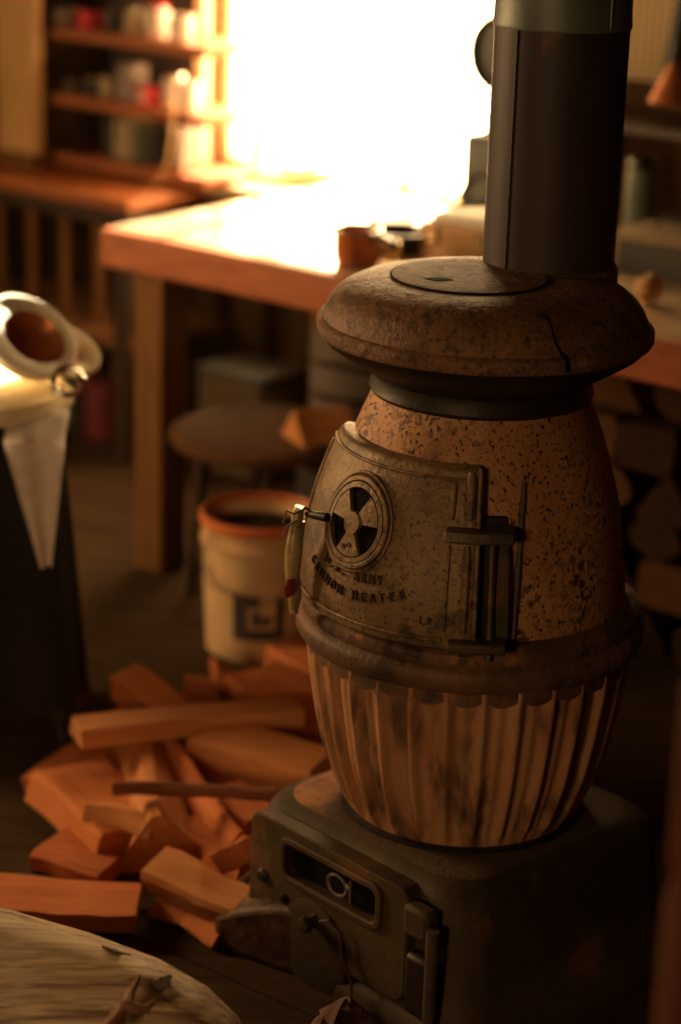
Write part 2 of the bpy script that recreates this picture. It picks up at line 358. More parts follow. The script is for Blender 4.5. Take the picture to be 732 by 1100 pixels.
# shelf goods
def shelf_pos(px, py, zs): 
    q = at_v(px, py, -.12); return q[0]
SZ = lambda i: .7175 + ZS[i] + .014
def jar(name, px, i, r, h, m1, m2, label, cat, group=None, rim=True, v=-.12, lid=None):
    u = at_v(px, 100, v)[0]
    o = thing(name, W(u, v, SZ(i)), RZ, label, cat, group)
    MB().lathe([(r * .9, 0), (r, .006), (r, h * .78), (r * .8, h * .88), (r * .8, h * .93)], 24).build('body', m1, o)
    MB().lathe([(r * .84, h * .90), (r * .86, h * .91), (r * .86, h), (r * .80, h * 1.01)], 24).build('lid', m2, o)
    return o
def carton(name, px, i, wd, dp, h, m1, label, cat, group=None, rz=0, v=-.12, m2=None):
    u = at_v(px, 100, v)[0]
    o = thing(name, W(u, v, SZ(i)), RZ + rz, label, cat, group)
    MB().box((0, 0, h / 2), (wd, dp, h)).build('body', m1, o, bevel=.002)
    MB().box((0, -dp / 2 - .0012, h * .5), (wd * .7, .002, h * .45)).build('front_panel', m2 or M['white'], o)
    return o
M['white'] = flat('white_enamel', (.75, .70, .62), .3, 0, .5)
M['greybox'] = flat('grey_card', (.26, .22, .19)); M['redbox'] = flat('red_card', (.62, .05, .06)); M['darkbox'] = flat('dark_card', (.05, .05, .045))
M['cream'] = flat('cream_card', (.45, .36, .22)); M['green'] = flat('dull_green_paint', (.10, .12, .08)); M['chrome'] = mat('chrome', (.7, .68, .62), rough=.18, metal=1)
M['black'] = flat('black_enamel', (.012, .011, .010), .35, 0, .3); M['copper'] = mat('copper', (.50, .17, .06), (.36, .12, .05), sc=8, rough=.38, metal=.6)
M['paper'] = flat('white_paper', (.85, .80, .70), .7); M['maroon'] = flat('maroon_tin', (.16, .02, .02))
jar('glass_jar', 188, 1, .034, .085, M['white'], M['chrome'], 'pale jar at the right end of the middle shelf, behind the bright mug', 'jar', v=-.10)
u = at_v(203, 100, -.15)[0]
mg = thing('enamel_mug', W(u, -.15, SZ(1)), RZ, 'brightly lit white mug at the right end of the middle shelf', 'mug')
MB().lathe([(.024, 0), (.028, .004), (.031, .078), (.028, .078), (.024, .008)], 28).build('body', M['white'], mg)
MB().torus((-.038, 0, .04), .018, .004, Matrix.Rotation(PI / 2, 3, 'X'), 20, 8).build('handle', M['white'], mg)
carton('card_box', 160, 1, .045, .06, .045, M['redbox'], 'small red box with a pale front on the middle shelf', 'box', v=-.14)
carton('card_box', 143, 1, .05, .07, .098, M['greybox'], 'tall grey box on the middle shelf beside the small red box', 'box', m2=M['greybox'])
jar('storage_jar', 117, 1, .026, .062, M['cream'], M['darkwood'], 'small tan jar with brown lid, middle of the shelf beside the grey box', 'jar')
jar('storage_jar', 98, 1, .022, .042, M['darkbox'], M['cream'], 'short dark jar left of the tan jar on the middle shelf', 'jar')
jar('storage_jar', 77, 1, .02, .035, M['greybox'], M['darkwood'], 'leftmost short grey jar on the middle shelf', 'jar')
carton('card_box', 75, 2, .05, .06, .05, M['greybox'], 'leftmost low grey box on the top visible shelf', 'box')
carton('card_box', 98, 2, .055, .06, .045, M['redbox'], 'low red box on the top visible shelf beside the leftmost grey box', 'box', m2=M['redbox'])
jar('paint_tin', 122, 2, .027, .06, M['darkbox'], M['chrome'], 'dark tin with metal lid on the top visible shelf', 'tin')
jar('paint_tin', 144, 2, .027, .072, M['cream'], M['chrome'], 'cream tin with metal lid, middle of the top visible shelf', 'tin')
jar('glass_jar', 170, 2, .03, .085, M['white'], M['redbox'], 'white jar with red lid on the top visible shelf', 'jar')
u = at_v(197, 30, -.15)[0]
mg = thing('enamel_mug', W(u, -.15, SZ(2)), RZ, 'brightly lit white mug at the right end of the top visible shelf', 'mug')
MB().lathe([(.024, 0), (.028, .004), (.031, .07), (.028, .07), (.024, .008)], 28).build('body', M['white'], mg)
MB().torus((-.038, 0, .036), .016, .004, Matrix.Rotation(PI / 2, 3, 'X'), 20, 8).build('handle', M['white'], mg)
bk = [(127, .022, .105, 'darkbox', 'dark book, leftmost of the books on the bottom shelf'), (138, .020, .112, 'cream', 'thin cream book on the bottom shelf'),
      (148, .026, .110, 'cream', 'thick cream book on the bottom shelf'), (162, .03, .095, 'green', 'dull green book on the bottom shelf'),
      (176, .022, .10, 'darkbox', 'narrow black book on the bottom shelf beside the green one'), (190, .028, .105, 'black', 'wide black book on the bottom shelf'), (204, .022, .11, 'greybox', 'grey book, rightmost on the bottom shelf')]
for px, t, h, mm, lb in bk:
    u = at_v(px, 160, -.1)[0]
    o = thing('book', W(u, -.1, SZ(0)), RZ, lb, 'book', 'books on the bottom shelf')
    m = MB(); m.box((-t / 2 + .001, 0, h / 2), (.002, .09, h)); m.box((t / 2 - .001, 0, h / 2), (.002, .09, h)); m.box((0, -.045, h / 2), (t, .002, h)); m.build('cover', M[mm], o)
    MB().box((0, .003, h / 2), (t - .004, .084, h - .006)).build('page_block', M['paper'], o)
# cord hanging from the middle shelf
pts = []
for (px, py, vv) in ((182, 105, -.225), (186, 122, -.235), (184, 150, -.235), (180, 175, -.235), (170, 195, -.24), (150, 205, -.25)):
    q = at_v(px, py, vv); pts.append(W(q[0], q[1], q[2]))
tag(MB().tube(pts, .0045, 8).build('cord', M['panel'], loc=pts[0]), 'tan cord hanging from the middle shelf down to the counter', 'cord')

# ------------------------------------------------------------------ things on the workbench
def on_table(px, py): return at(px, py, TH)
def ot(name, px, py, rz, label, cat, group=None):
    p = on_table(px, py); return thing(name, (p.x, p.y, TH), RZ + rz, label, cat, group)
pot = ot('cast_pot', 383, 283, 0, 'small copper-fronted pot with a pale rim, left of the stove lid on the workbench', 'pot')
MB().lathe([(.04, 0), (.046, .006), (.05, .07), (.052, .073), (.048, .073), (.043, .01)], 36).build('body', M['copper'], pot)
MB().torus((0, 0, .073), .051, .004, None, 36, 8).build('rim', M['chrome'], pot)
m = MB().tube([(.05, -.01, .06), (.09, -.03, .072), (.14, -.05, .07)], [.008, .009, .007], 10); m.build('handle', M['black'], pot)
pan = ot('frying_pan', 425, 268, 0, 'black shallow pan on the workbench between the pot and the wooden case', 'pan')
MB().lathe([(.06, 0), (.065, .003), (.078, .045), (.075, .045), (.062, .006)], 36).build('body', M['black'], pan)
MB().tube([(-.06, .02, .04), (-.12, .05, .055), (-.17, .07, .06)], [.008, .008, .009], 10).build('handle', M['black'], pan)
kb = ot('brass_knob', 421, 284, 0, 'small round brass knob glowing on the workbench just behind the stove lid', 'knob')
MB().lathe([(.012, 0), (.013, .003), (.006, .008), (.006, .014), (.016, .022), (.021, .034), (.016, .047), (.004, .053)], 24).build('ball', mat('polished_brass', (.85, .62, .25), rough=.25, metal=.8), kb)
MB().lathe([(.018, 0), (.018, .003), (.010, .005)], 24).build('foot', M['brass'], kb)
cs = ot('wooden_case', 488, 282, 0, 'light wooden case with brass clasps, on the workbench behind the stove', 'case')
MB().box((0, .08, .0275), (.19, .15, .055)).build('case_body', M['birch'], cs, bevel=.004)
MB().box((0, .08, .0665), (.194, .154, .020)).build('lid', M['birch'], cs, bevel=.004)
for x in (-.06, .06):
    MB().box((x, -.0, .052), (.022, .008, .035)).build('clasp', M['brass'], cs, bevel=.002)
pp = thing('paper_pile', (cs.location.x, cs.location.y, TH + .0775), RZ, 'pile of white paper lying on the wooden case', 'paper')
for k, (dx, r_) in enumerate(((0, .05), (.004, -.04), (-.004, .12))):
    MB().box((dx, .085, .003 + .006 * k), (.17 - .01 * k, .12, .005), r_).build('sheet_stack', M['paper'], pp)
cl = thing('cable_coil', (cs.location.x, cs.location.y, TH + .0965), RZ, 'coil of dark cable on top of the paper pile beside the window', 'cable')
m = MB(); mt = Matrix.Rotation(rad(55), 3, 'X')
for k in range(5): m.torus((-.01 + .003 * k, .08 + .004 * k, .044 + .002 * k), .034 + .003 * (k % 3), .004, mt, 36, 6)
m.build('coil', M['darkbox'], cl)
MB().tube([(-.02, .07, .012), (-.06, .05, .01), (-.09, .08, .008), (-.11, .05, .006)], .0045, 8).build('loose_end', M['darkbox'], cl)
pa = thing('steel_tray', W(.30, -.5, TH), RZ + .3, 'bright flat sheet of paper lying on the workbench under the window', 'paper')
pa.name = 'paper_sheet'; MB().box((0, 0, .0015), (.30, .21, .002)).build('sheet', M['paper'], pa)
MB().box((.01, .01, .0035), (.29, .20, .0015), .06).build('sheet', M['paper'], pa)
# tall dark case behind the pipe, left side visible
q = at_v(520, 215, -.22)
bx = thing('dark_box', W(q[0] + .06, -.25, TH), RZ, 'tall dark box standing upright behind the stove pipe beside the window edge', 'box')
MB().box((0, 0, .10), (.13, .12, .20)).build('body', M['darkbox'], bx, bevel=.012)
MB().tube([(-.04, 0, .20), (-.035, 0, .225), (.035, 0, .225), (.04, 0, .20)], .005, 8).build('handle', M['black'], bx)
# round dark pan hung by the window
q = at_v(537, 55, -.03)
hp = thing('hanging_skillet', W(q[0] + .035, -.045, q[2]), RZ, 'round dark skillet hanging on the wall at the window edge behind the pipe', 'skillet')
MB().lathe([(.075, 0), (.085, .004), (.095, .03), (.091, .03), (.08, .006)], 40, m=Matrix.Rotation(PI / 2, 3, 'X')).build('body', M['black'], hp)
MB().tube([(0, -.01, .09), (0, -.015, .15), (0, -.01, .21)], [.009, .008, .011], 10).build('handle', M['black'], hp)

# ------------------------------------------------------------------ right of the pipe: board and clutter
def wq(px, py, v): q = at_v(px, py, v); return W(q[0], q[1], q[2]), q
q0 = at_v(640, 80, -.02); q1 = at_v(716, 5, -.02)
pg = thing('peg_board', W((q0[0] + q1[0]) / 2, -.012, q0[2]), RZ, 'cream perforated board on the wall to the right of the stove pipe', 'board')
wd = q1[0] - q0[0] + .06
MB().box((0, 0, .25), (wd, .012, .5)).build('panel', M['plaster'], pg)
m = MB()
for i in range(12):
    for j in range(24):
        m.lathe([(.0042, 0), (.0042, .002)], 8, c=(-wd / 2 + .012 + i * (wd - .024) / 11, -.006, .012 + j * .0205), m=Matrix.Rotation(PI / 2, 3, 'X'))
m.build('perforation', M['gap_shade'], pg)  # dark discs paint the shaded depth of the holes
q = at_v(714, 60, -.1)
sp = thing('strap', W(q[0], -.06, q[2]), RZ, 'dark strap hanging in front of the cream perforated board', 'strap')
MB().box((0, 0, .06), (.022, .006, .34), m=Matrix.Rotation(rad(8), 3, 'Y')).build('webbing', M['black'], sp)
MB().torus((.02, -.006, -.10), .014, .003, Matrix.Rotation(PI / 2, 3, 'X'), 20, 6).build('buckle', M['chrome'], sp)
q = at_v(722, 110, -.2)
bl = thing('bell', W(q[0], -.2, q[2]), RZ, 'brown bell-shaped shade at the right edge above the workbench', 'shade')
MB().lathe([(.052, 0), (.05, .006), (.03, .045), (.016, .075), (.010, .085)], 32).build('shade', M['copper'], bl)
MB().tube([(0, 0, .08), (0, 0, .40)], .003, 8).build('cord', M['black'], bl)
bl.name = 'pendant_lamp'; bl['category'] = 'lamp'; bl['label'] = 'brown bell-shaped hanging lamp at the right edge above the workbench'
MB().box((0, .1, .40), (.03, .22, .02)).build('bracket', M['darkwood'], bl)
# wall shelf at right
q = at_v(700, 125, -.2)
ws = thing('wall_shelf', W(q[0] - .1, -.01, q[2] - .03), RZ, 'short dark wall shelf to the right of the stove pipe', 'shelf')
MB().box((.12, -.11, 0), (.5, .21, .025)).build('board', M['darkwood'], ws, bevel=.003)
for x in (-.08, .3): MB().box((x, -.07, -.055), (.02, .13, .085)).build('bracket', M['darkwood'], ws, bevel=.003)
# things on the workbench right part
def can(px, py, r, h, mm, label, name='canister'):
    p = on_table(px, py); o = thing(name, (p.x, p.y, TH), RZ, label, 'canister')
    MB().lathe([(r * .96, 0), (r, .005), (r, h - .02), (r * .9, h - .01), (r * .9, h)], 32).build('body', mm, o)
    MB().lathe([(r * .93, h), (r * .95, h + .002), (r * .95, h + .018), (r * .8, h + .022)], 32).build('lid', M['black'], o); return o
can(683, 262, .030, .17, M['green'], 'tall green-grey canister on the workbench right beside the stove pipe')
can(722, 238, .036, .12, M['black'], 'short black canister at the right end of the workbench')
tb2 = ot('toolbox', 712, 300, 0, 'dark toolbox with a pale top strip on the workbench right of the stove pipe', 'toolbox')
MB().box((0, .05, .035), (.22, .12, .07)).build('body', M['darkbox'], tb2, bevel=.005)
MB().box((0, .05, .083), (.224, .124, .026)).build('lid', flat('tan_lid', (.24, .17, .09)), tb2, bevel=.006)
MB().tube([(-.05, .05, .094), (-.045, .05, .117), (.045, .05, .117), (.05, .05, .094)], .005, 8).build('handle', M['black'], tb2)
p = on_table(697, 325)
rb = thing('rope_ball', (p.x, p.y, TH), 0, 'small ball of tan twine on the workbench right of the stove', 'twine')
m = MB()
for k in range(9):
    m.torus((0, 0, .03), .026, .0042, Euler((k * .9, k * 1.7, k * .4)).to_matrix(), 24, 6)
m.build('twine', M['panel'], rb)
MB().lathe([(.006, .006), (.018, .012), (.024, .03), (.018, .048), (.006, .054)], 16).build('core', M['panel'], rb)

# ------------------------------------------------------------------ under the workbench
def crate(loc, rz, wd, dp, h, mm, label, group=None):
    o = thing('crate', loc, rz, label, 'crate', group)
    m = MB(); k = 3
    for j in range(k):
        z = h * (j + .5) / k; hh = h / k - .014
        m.box((0, -dp / 2, z), (wd, .01, hh)); m.box((0, dp / 2, z), (wd, .01, hh)); m.box((-wd / 2, 0, z), (.01, dp, hh)); m.box((wd / 2, 0, z), (.01, dp, hh))
    m.build('slats', mm, o, bevel=.002)
    for x in (-1, 1):
        for y in (-1, 1): MB().box((x * (wd / 2 - .014), y * (dp / 2 - .014), h / 2), (.02, .02, h)).build('corner_post', M['darkwood'], o)
    MB().box((0, 0, .006), (wd - .012, dp - .012, .012)).build('bottom', M['darkwood'], o); return o
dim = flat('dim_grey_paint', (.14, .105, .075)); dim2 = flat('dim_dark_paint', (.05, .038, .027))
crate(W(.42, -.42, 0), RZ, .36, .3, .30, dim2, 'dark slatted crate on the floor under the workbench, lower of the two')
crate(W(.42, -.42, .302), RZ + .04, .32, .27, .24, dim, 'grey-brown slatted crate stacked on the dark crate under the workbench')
# round stool by the bucket
p = at(275, 470, .42)
st = thing('round_stool', (p.x + .01, p.y + .17, 0), RZ, 'low round wooden stool under the workbench behind the white bucket', 'stool')
MB().lathe([(.19, .355), (.205, .36), (.21, .37), (.21, .382), (.20, .39)], 48).build('seat', M['stoolwood'], st)
for k in range(4):
    a = PI / 4 + k * PI / 2; MB().tube([(.13 * math.cos(a), .13 * math.sin(a), .36), (.16 * math.cos(a), .16 * math.sin(a), 0)], [.018, .014], 10).build('leg', M['darkwood'], st)
# storage box behind the bucket
p = at(250, 540, .0)
bb = thing('storage_bin', W(.55, -.86, 0), RZ, 'tan bin with a dark lid standing under the round stool end of the workbench', 'bin')
bb.location = (p.x + .03, p.y + .28, 0)
MB().box((0, 0, .135), (.22, .18, .27)).build('body', flat('tan_bin', (.11, .07, .03)), bb, bevel=.012)
MB().box((0, 0, .28), (.23, .19, .02)).build('lid', M['darkbox'], bb, bevel=.005)

# goods under the slatted counter
ux = at_v(105, 570, CV + .12)
for k, (du, mm, h, lb) in enumerate(((-.02, 'maroon', .16, 'maroon tin on the floor under the slatted counter'), (.13, 'darkbox', .2, 'dark tin on the floor beside the maroon tin under the slatted counter'), (-.17, 'green', .19, 'dull green tin on the floor left of the maroon tin under the slatted counter'))):
    o = thing('tin', W(ux[0] + du, CV + .17, 0), RZ, lb, 'tin')
    MB().lathe([(.055, 0), (.058, .004), (.058, h - .01), (.055, h)], 28).build('body', M[mm], o)
    MB().torus((0, 0, h + .03), .04, .002, Matrix.Rotation(PI / 2, 3, 'X'), 24, 6).build('handle', M['wire'], o)

# ------------------------------------------------------------------ white bucket
bu = thing('plastic_bucket', (-.168, 4.46, 0), rad(10), 'worn white plastic bucket with an orange rim, on the floor behind the firewood', 'bucket')
M['bucket'] = mat('stained_white_plastic', (.66, .41, .20), (.76, .50, .27), sc=9, rough=.5, bump=.1, spots=(.40, .24, .12), spot_sc=7)
M['orange'] = mat('orange_rim_plastic', (.60, .13, .03), (.7, .2, .06), rough=.45)
MB().lathe([(.108, 0), (.112, .004), (.122, .24), (.128, .242), (.128, .256), (.122, .258), (.123, .29), (.119, .29), (.108, .02), (.10, .012)], 56).build('body', M['bucket'], bu)
MB().lathe([(.118, .286), (.127, .284), (.131, .290), (.130, .302), (.122, .306), (.118, .300)], 56, cap=False).build('rim', M['orange'], bu)
def cylmap(r0, z0):
    return lambda x, y, w: Vector(((r0(y) + w) * math.sin(x / .117), -(r0(y) + w) * math.cos(x / .117), z0 + y))
def rect(x0, x1, y0, y1, n=8): return [(x0 + (x1 - x0) * i / n, y0) for i in range(n + 1)] + [(x1 - (x1 - x0) * i / n, y1) for i in range(n + 1)]
def strip(mb, x0, x1, y0, y1, h, mp, n=8):
    for i in range(n):
        xa = x0 + (x1 - x0) * i / n; xb = x0 + (x1 - x0) * (i + 1) / n
        mb.prism([(xa, y0), (xb, y0), (xb, y1), (xa, y1)], h, mp)
m = MB(); mp = cylmap(lambda y: .1165 + y * .04, .10)
strip(m, -.072, -.040, -.045, .055, .0008, mp, 4); strip(m, -.072, -.015, .03, .055, .0008, mp, 6); strip(m, -.072, .04, -.045, -.02, .0008, mp, 8)
strip(m, .02, .04, -.02, .05, .0008, mp, 3); strip(m, -.01, .01, -.01, .01, .0008, mp, 3); strip(m, -.03, -.012, -.012, .02, .0008, mp, 3)
m.build('printed_mark', flat('dark_print', (.06, .045, .035)), bu)
MB().tube([(-.128, 0, .25), (-.134, -.02, .21), (-.10, -.085, .165), (0, -.132, .15), (.10, -.085, .165), (.134, -.02, .21), (.128, 0, .25)], .002, 6).build('bail_handle', M['wire'], bu)
MB().lathe([(.1195, .262), (.07, .268), (.02, .274), (.002, .275)], 40, cap=False).build('shade_filling', mat('bucket_shade', (.022, .014, .010), (.045, .028, .018), sc=30, rough=1, bump=.8, spec=.05), bu)  # near-black fill under the rim, added to imitate the shade inside the bucket

# ------------------------------------------------------------------ the stove
ST = Vector((.203, 3.2, 0)); SRZ = rad(-47)
stove = thing('cannon_stove', ST, SRZ, 'rusty potbelly cannon stove with domed lid, cast door and ribbed fire pot', 'stove')
def interp(tab, z):
    tab = sorted(tab)
    if z <= tab[0][0]: return tab[0][1]
    for (z0, r0), (z1, r1) in zip(tab, tab[1:]):
        if z <= z1:
            t = (z - z0) / (z1 - z0); return r0 + (r1 - r0) * t
    return tab[-1][1]
def smooth(tab, step=.01):     # Catmull-Rom through (z, r)
    tab = sorted(tab); out = []
    for k in range(len(tab) - 1):
        p0 = tab[max(k - 1, 0)]; p1 = tab[k]; p2 = tab[k + 1]; p3 = tab[min(k + 2, len(tab) - 1)]
        ns_ = max(2, int((p2[0] - p1[0]) / step))
        for i in range(ns_):
            t = i / ns_; z = p1[0] + (p2[0] - p1[0]) * t
            m1 = (p2[1] - p0[1]) / (p2[0] - p0[0]) * (p2[0] - p1[0]); m2 = (p3[1] - p1[1]) / (p3[0] - p1[0]) * (p2[0] - p1[0])
            r = (2 * t**3 - 3 * t**2 + 1) * p1[1] + (t**3 - 2 * t**2 + t) * m1 + (-2 * t**3 + 3 * t**2) * p2[1] + (t**3 - t**2) * m2
            out.append((z, r))
    out.append(tab[-1]); return out
BODY = smooth([(.60, .234), (.63, .233), (.70, .2245), (.755, .217), (.80, .206), (.84, .1945), (.88, .180), (.925, .162), (.955, .155)])
rb_ = lambda z: interp(BODY, z)
def wob(r, z, a, k=.0016):
    return r + k * noise.noise(Vector((3 * math.cos(a), 3 * math.sin(a), z * 9)))
MB().lathe([(r, z) for z, r in BODY], 128, rf=lambda r, z, a: wob(r, z, a)).build('belly', M['belly'], stove)
# fluted fire pot
POT = smooth([(.25, .174), (.262, .179), (.285, .187), (.32, .200), (.37, .2165), (.45, .232), (.515, .241), (.56, .243)], .006)
NR = 29
def flute(r, z, a):
    x = (a * NR / (2 * PI)) % 1.0; d = abs(x - .5) * 2       # 1 at the ridge
    prof = max(0, (d - .52) / .48); prof = prof * prof * (3 - 2 * prof)
    groove = max(0, 1 - abs(d - .36) / .30)
    env = min(1, max(0, (z - .262) / .03))
    return r + (.0085 * prof - .0022 * groove) * env - .001
MB().lathe([(r, z) for z, r in POT], NR * 16, rf=flute).build('fire_pot', M['pot'], stove, ang=60)
# belly band
MB().lathe([(.232, .540), (.245, .540), (.252, .546), (.262, .549), (.2665, .556), (.2665, .574), (.263, .581), (.256, .586), (.2585, .592), (.257, .604), (.248, .612), (.232, .618)], 128,
           rf=lambda r, z, a: wob(r, z, a, .002)).build('belly_band', M['band'], stove)
m = MB()      # scalloped lip over the flutes
def lip(off):
    def g(s, t):
        a = s * 2 * PI; sc_ = .010 * abs(math.sin(a * NR / 2)) ; z = .543 - (1 - t) * (.012 + sc_)
        return Vector(((.247 + off) * math.sin(a), -(.247 + off) * math.cos(a), z))
    return g
m.slab(lip(.001), lip(-.010), NR * 10, 2); m.build('scalloped_lip', M['band'], stove)
# collar and lid
MB().lathe([(.150, .925), (.163, .926), (.167, .932), (.163, .945), (.164, .955), (.178, .966), (.205, .982), (.232, 1.000), (.240, 1.012), (.235, 1.016), (.15, 1.016)], 96).build('collar', M['collar'], stove)
LID = [(.236, 1.012), (.244, 1.013), (.2475, 1.019), (.2475, 1.031), (.244, 1.035), (.2385, 1.037), (.2375, 1.042), (.233, 1.054), (.224, 1.067), (.211, 1.078), (.194, 1.086), (.170, 1.092), (.14, 1.0955), (.08, 1.096), (.01, 1.096)]
lid = MB().lathe(LID, 128, rf=lambda r, z, a: wob(r, z, a, .0022)).build('top_lid', M['lid'], stove)
# crack and chip in the lid rim
ca_ = rad(47 + 20)
cr = MB()
pts = []
for k, (r, z) in enumerate([(.19, 1.0880), (.2, 1.0843), (.213, 1.0775), (.225, 1.0665), (.2335, 1.054), (.2385, 1.042), (.2465, 1.034), (.2490, 1.018)]):
    a = ca_ + .014 * math.sin(k * 1.3) + k * .010; pts.append((r * math.sin(a), -r * math.cos(a), z))
cr.tube(pts, [.0006, .0010, .0013, .0015, .0017, .0022, .0030, .0045], 6); cr.build('rim_crack', M['gap_shade'], lid)
# round cover plate on the lid
cvx = Matrix.Rotation(-SRZ, 3, 'Z') @ (Vector((.178, 3.205, 0)) - ST)
cv = MB().lathe([(.113, 0.0), (.114, .0025), (.108, .0032), (.06, .0034), (.008, .0034)], 72, c=(cvx.x, cvx.y, 1.0955)).build('cover_plate', M['cover'], stove)
MB().torus((cvx.x, cvx.y, 1.0965), .1155, .0014, None, 72, 6).build('gap_ring', M['gap_shade'], cv)
sv = Matrix.Rotation(-SRZ, 3, 'Z') @ (at(471, 300, 1.099) - ST)
m = MB(); m.prism([(.022, 0), (.004, .012), (-.020, .003), (-.004, -.012)], .0008, lambda x, y, w_: Vector((sv.x, sv.y, 1.0988 + w_)) + Matrix.Rotation(-SRZ, 3, 'Z') @ Vector((x, y, 0))); m.build('lifter_slot', M['gap_shade'], cv)

# door on the belly: u = arc length, z, w = outward
DOOR = smooth([(.605, .2615), (.64, .262), (.68, .259), (.72, .252), (.78, .237), (.83, .220), (.868, .204)])
rd = lambda z: interp(DOOR, z)
DR = .255
def dm(x, y, w_=0, extra=0):        # door map: x metres of arc (at radius DR), y = z
    a = x / DR; r = rd(y) + w_
    return Vector((r * math.sin(a), -r * math.cos(a), y))
door = None
A0, A1 = rad(-47), rad(45)
def dgrid(off):
    def g(s, t):
        a = A0 + (A1 - A0) * s; z = .612 + (.868 - .612) * t
        e = min(s, 1 - s) * 92; edge = -.004 * max(0, 1 - e / 1.5); ez = -.004 * max(0, 1 - min(t, 1 - t) * 256 / 4)
        r = rd(z) + off + (edge + ez if off > -.01 else 0)
        if off < -.01: r = rb_(min(z, .95)) - .004
        return Vector((r * math.sin(a), -r * math.cos(a), z))
    return g
door = MB().slab(dgrid(0), dgrid(-.03), 92, 64).build('door', M['door'], stove, ang=40)
# raised border bead along door top and left
m = MB()
m.tube([dm(DR * rad(a), .852, .001) for a in range(-45, 43, 2)], .0028, 8)
m.tube([dm(DR * rad(-44), z / 1000, .001) for z in range(625, 855, 10)], .003, 8)
m.tube([dm(DR * rad(a), .628, .001) for a in range(-45, 36, 2)], .003, 8)
m.build('border_bead', M['door'], door)
# raised vertical bars near hinge
m = MB()
for (aa, z0, z1, rr) in ((35.5, .798, .850, .0045), (41.5, .798, .862, .008), (35.5, .640, .765, .0035), (41.5, .640, .765, .0065)):
    m.tube([dm(DR * rad(aa), z0 + (z1 - z0) * k / 6, .0) for k in range(7)], [rr * .7] + [rr] * 5 + [rr * .6], 10)
m.build('vertical_bar', M['door'], door)
m = MB(); m.tube([dm(DR * rad(45), .62 + .247 * k / 8, -.002) for k in range(9)], .0035, 8); m.build('edge_strip', M['door'], door)
# hinge: upper flange, lower lug, recessed strap
def curved_block(mb, a0, a1, z0, z1, w0, w1, n=10, nz=3):
    def fo(s, t):
        a = rad(a0 + (a1 - a0) * s); z = z0 + (z1 - z0) * t; r = rd(z) + w1; return Vector((r * math.sin(a), -r * math.cos(a), z))
    def fi(s, t):
        a = rad(a0 + (a1 - a0) * s); z = z0 + (z1 - z0) * t; r = rd(z) + w0; return Vector((r * math.sin(a), -r * math.cos(a), z))
    mb.slab(fo, fi, n, nz)
m = MB(); curved_block(m, 34, 56.5, .772, .790, -.02, .019); m.build('hinge', M['hinge'], stove, bevel=.003)
m = MB(); curved_block(m, 37, 54.5, .616, .632, -.02, .020); m.build('hinge', M['hinge'], stove, bevel=.004)
m = MB(); curved_block(m, 50.5, 56.5, .600, .775, -.035, -.014, 5, 8); m.build('hinge_leaf', M['hinge'], stove, bevel=.002)
m = MB(); curved_block(m, 44.5, 56, .600, .800, -.032, -.018, 6, 8); m.build('hinge_plate', M['collar'], stove, bevel=.002)
m = MB(); m.tube([dm(DR * rad(50), .60, -.002), dm(DR * rad(50), .775, -.004)], .0055, 12); m.build('hinge_pin', M['hinge'], stove)
m = MB()    # frame ridge on the belly to the right of the hinge
m.tube([((rb_(z) - .001) * math.sin(rad(a)), -(rb_(z) - .001) * math.cos(rad(a)), z) for z, a in ((.845, 64), (.82, 63), (.78, 61.5), (.72, 60.5), (.66, 59.5), (.612, 59))], [.004, .0055, .006, .006, .006, .006], 10)
m.build('frame_ridge', M['hinge'], stove)

# draft wheel
VC = (DR * rad(-1.6), .769)
def vm(x, y, w_): return dm(VC[0] + x, VC[1] + y * .97, w_)
vent = None
def ring(mb, r0, r1, w0, w1, n=64, a0=0, a1=2 * PI, mp=vm):
    def fo(s, t):
        a = a0 + (a1 - a0) * s; r = r0 + (r1 - r0) * t; return mp(r * math.cos(a), r * math.sin(a), w1)
    def fi(s, t):
        a = a0 + (a1 - a0) * s; r = r0 + (r1 - r0) * t; return mp(r * math.cos(a), r * math.sin(a), w0)
    mb.slab(fo, fi, n, 2); return mb
bk_ = ring(MB(), .001, .064, -.002, .0015).build('draft_opening', M['gap_shade'], door)  # solid disc in place of the hole, its inner darkness painted near-black
vent = ring(MB(), .0595, .068, -.001, .0075).build('draft_ring', M['door'], door, bevel=.002)
m = MB()
m.tube([vm(.071 * math.cos(a * PI / 32), .071 * math.sin(a * PI / 32), .002) for a in range(65)], .003, 8, cap=False)
m.build('ring_bead', M['door'], door)
m = MB(); ring(m, .001, .016, .001, .0095, 32); ring(m, .051, .0585, .001, .0075)
for c in (32, 150, 272):
    c = rad(c)
    def fo(s, t, w_=.0075):
        a = c + (s - .5) * rad(56); r = .014 + .035 * t; return vm(r * math.cos(a), r * math.sin(a), w_)
    m.slab(lambda s, t: fo(s, t), lambda s, t: fo(s, t, .001), 12, 4)
m.build('draft_wheel', M['door'], door)

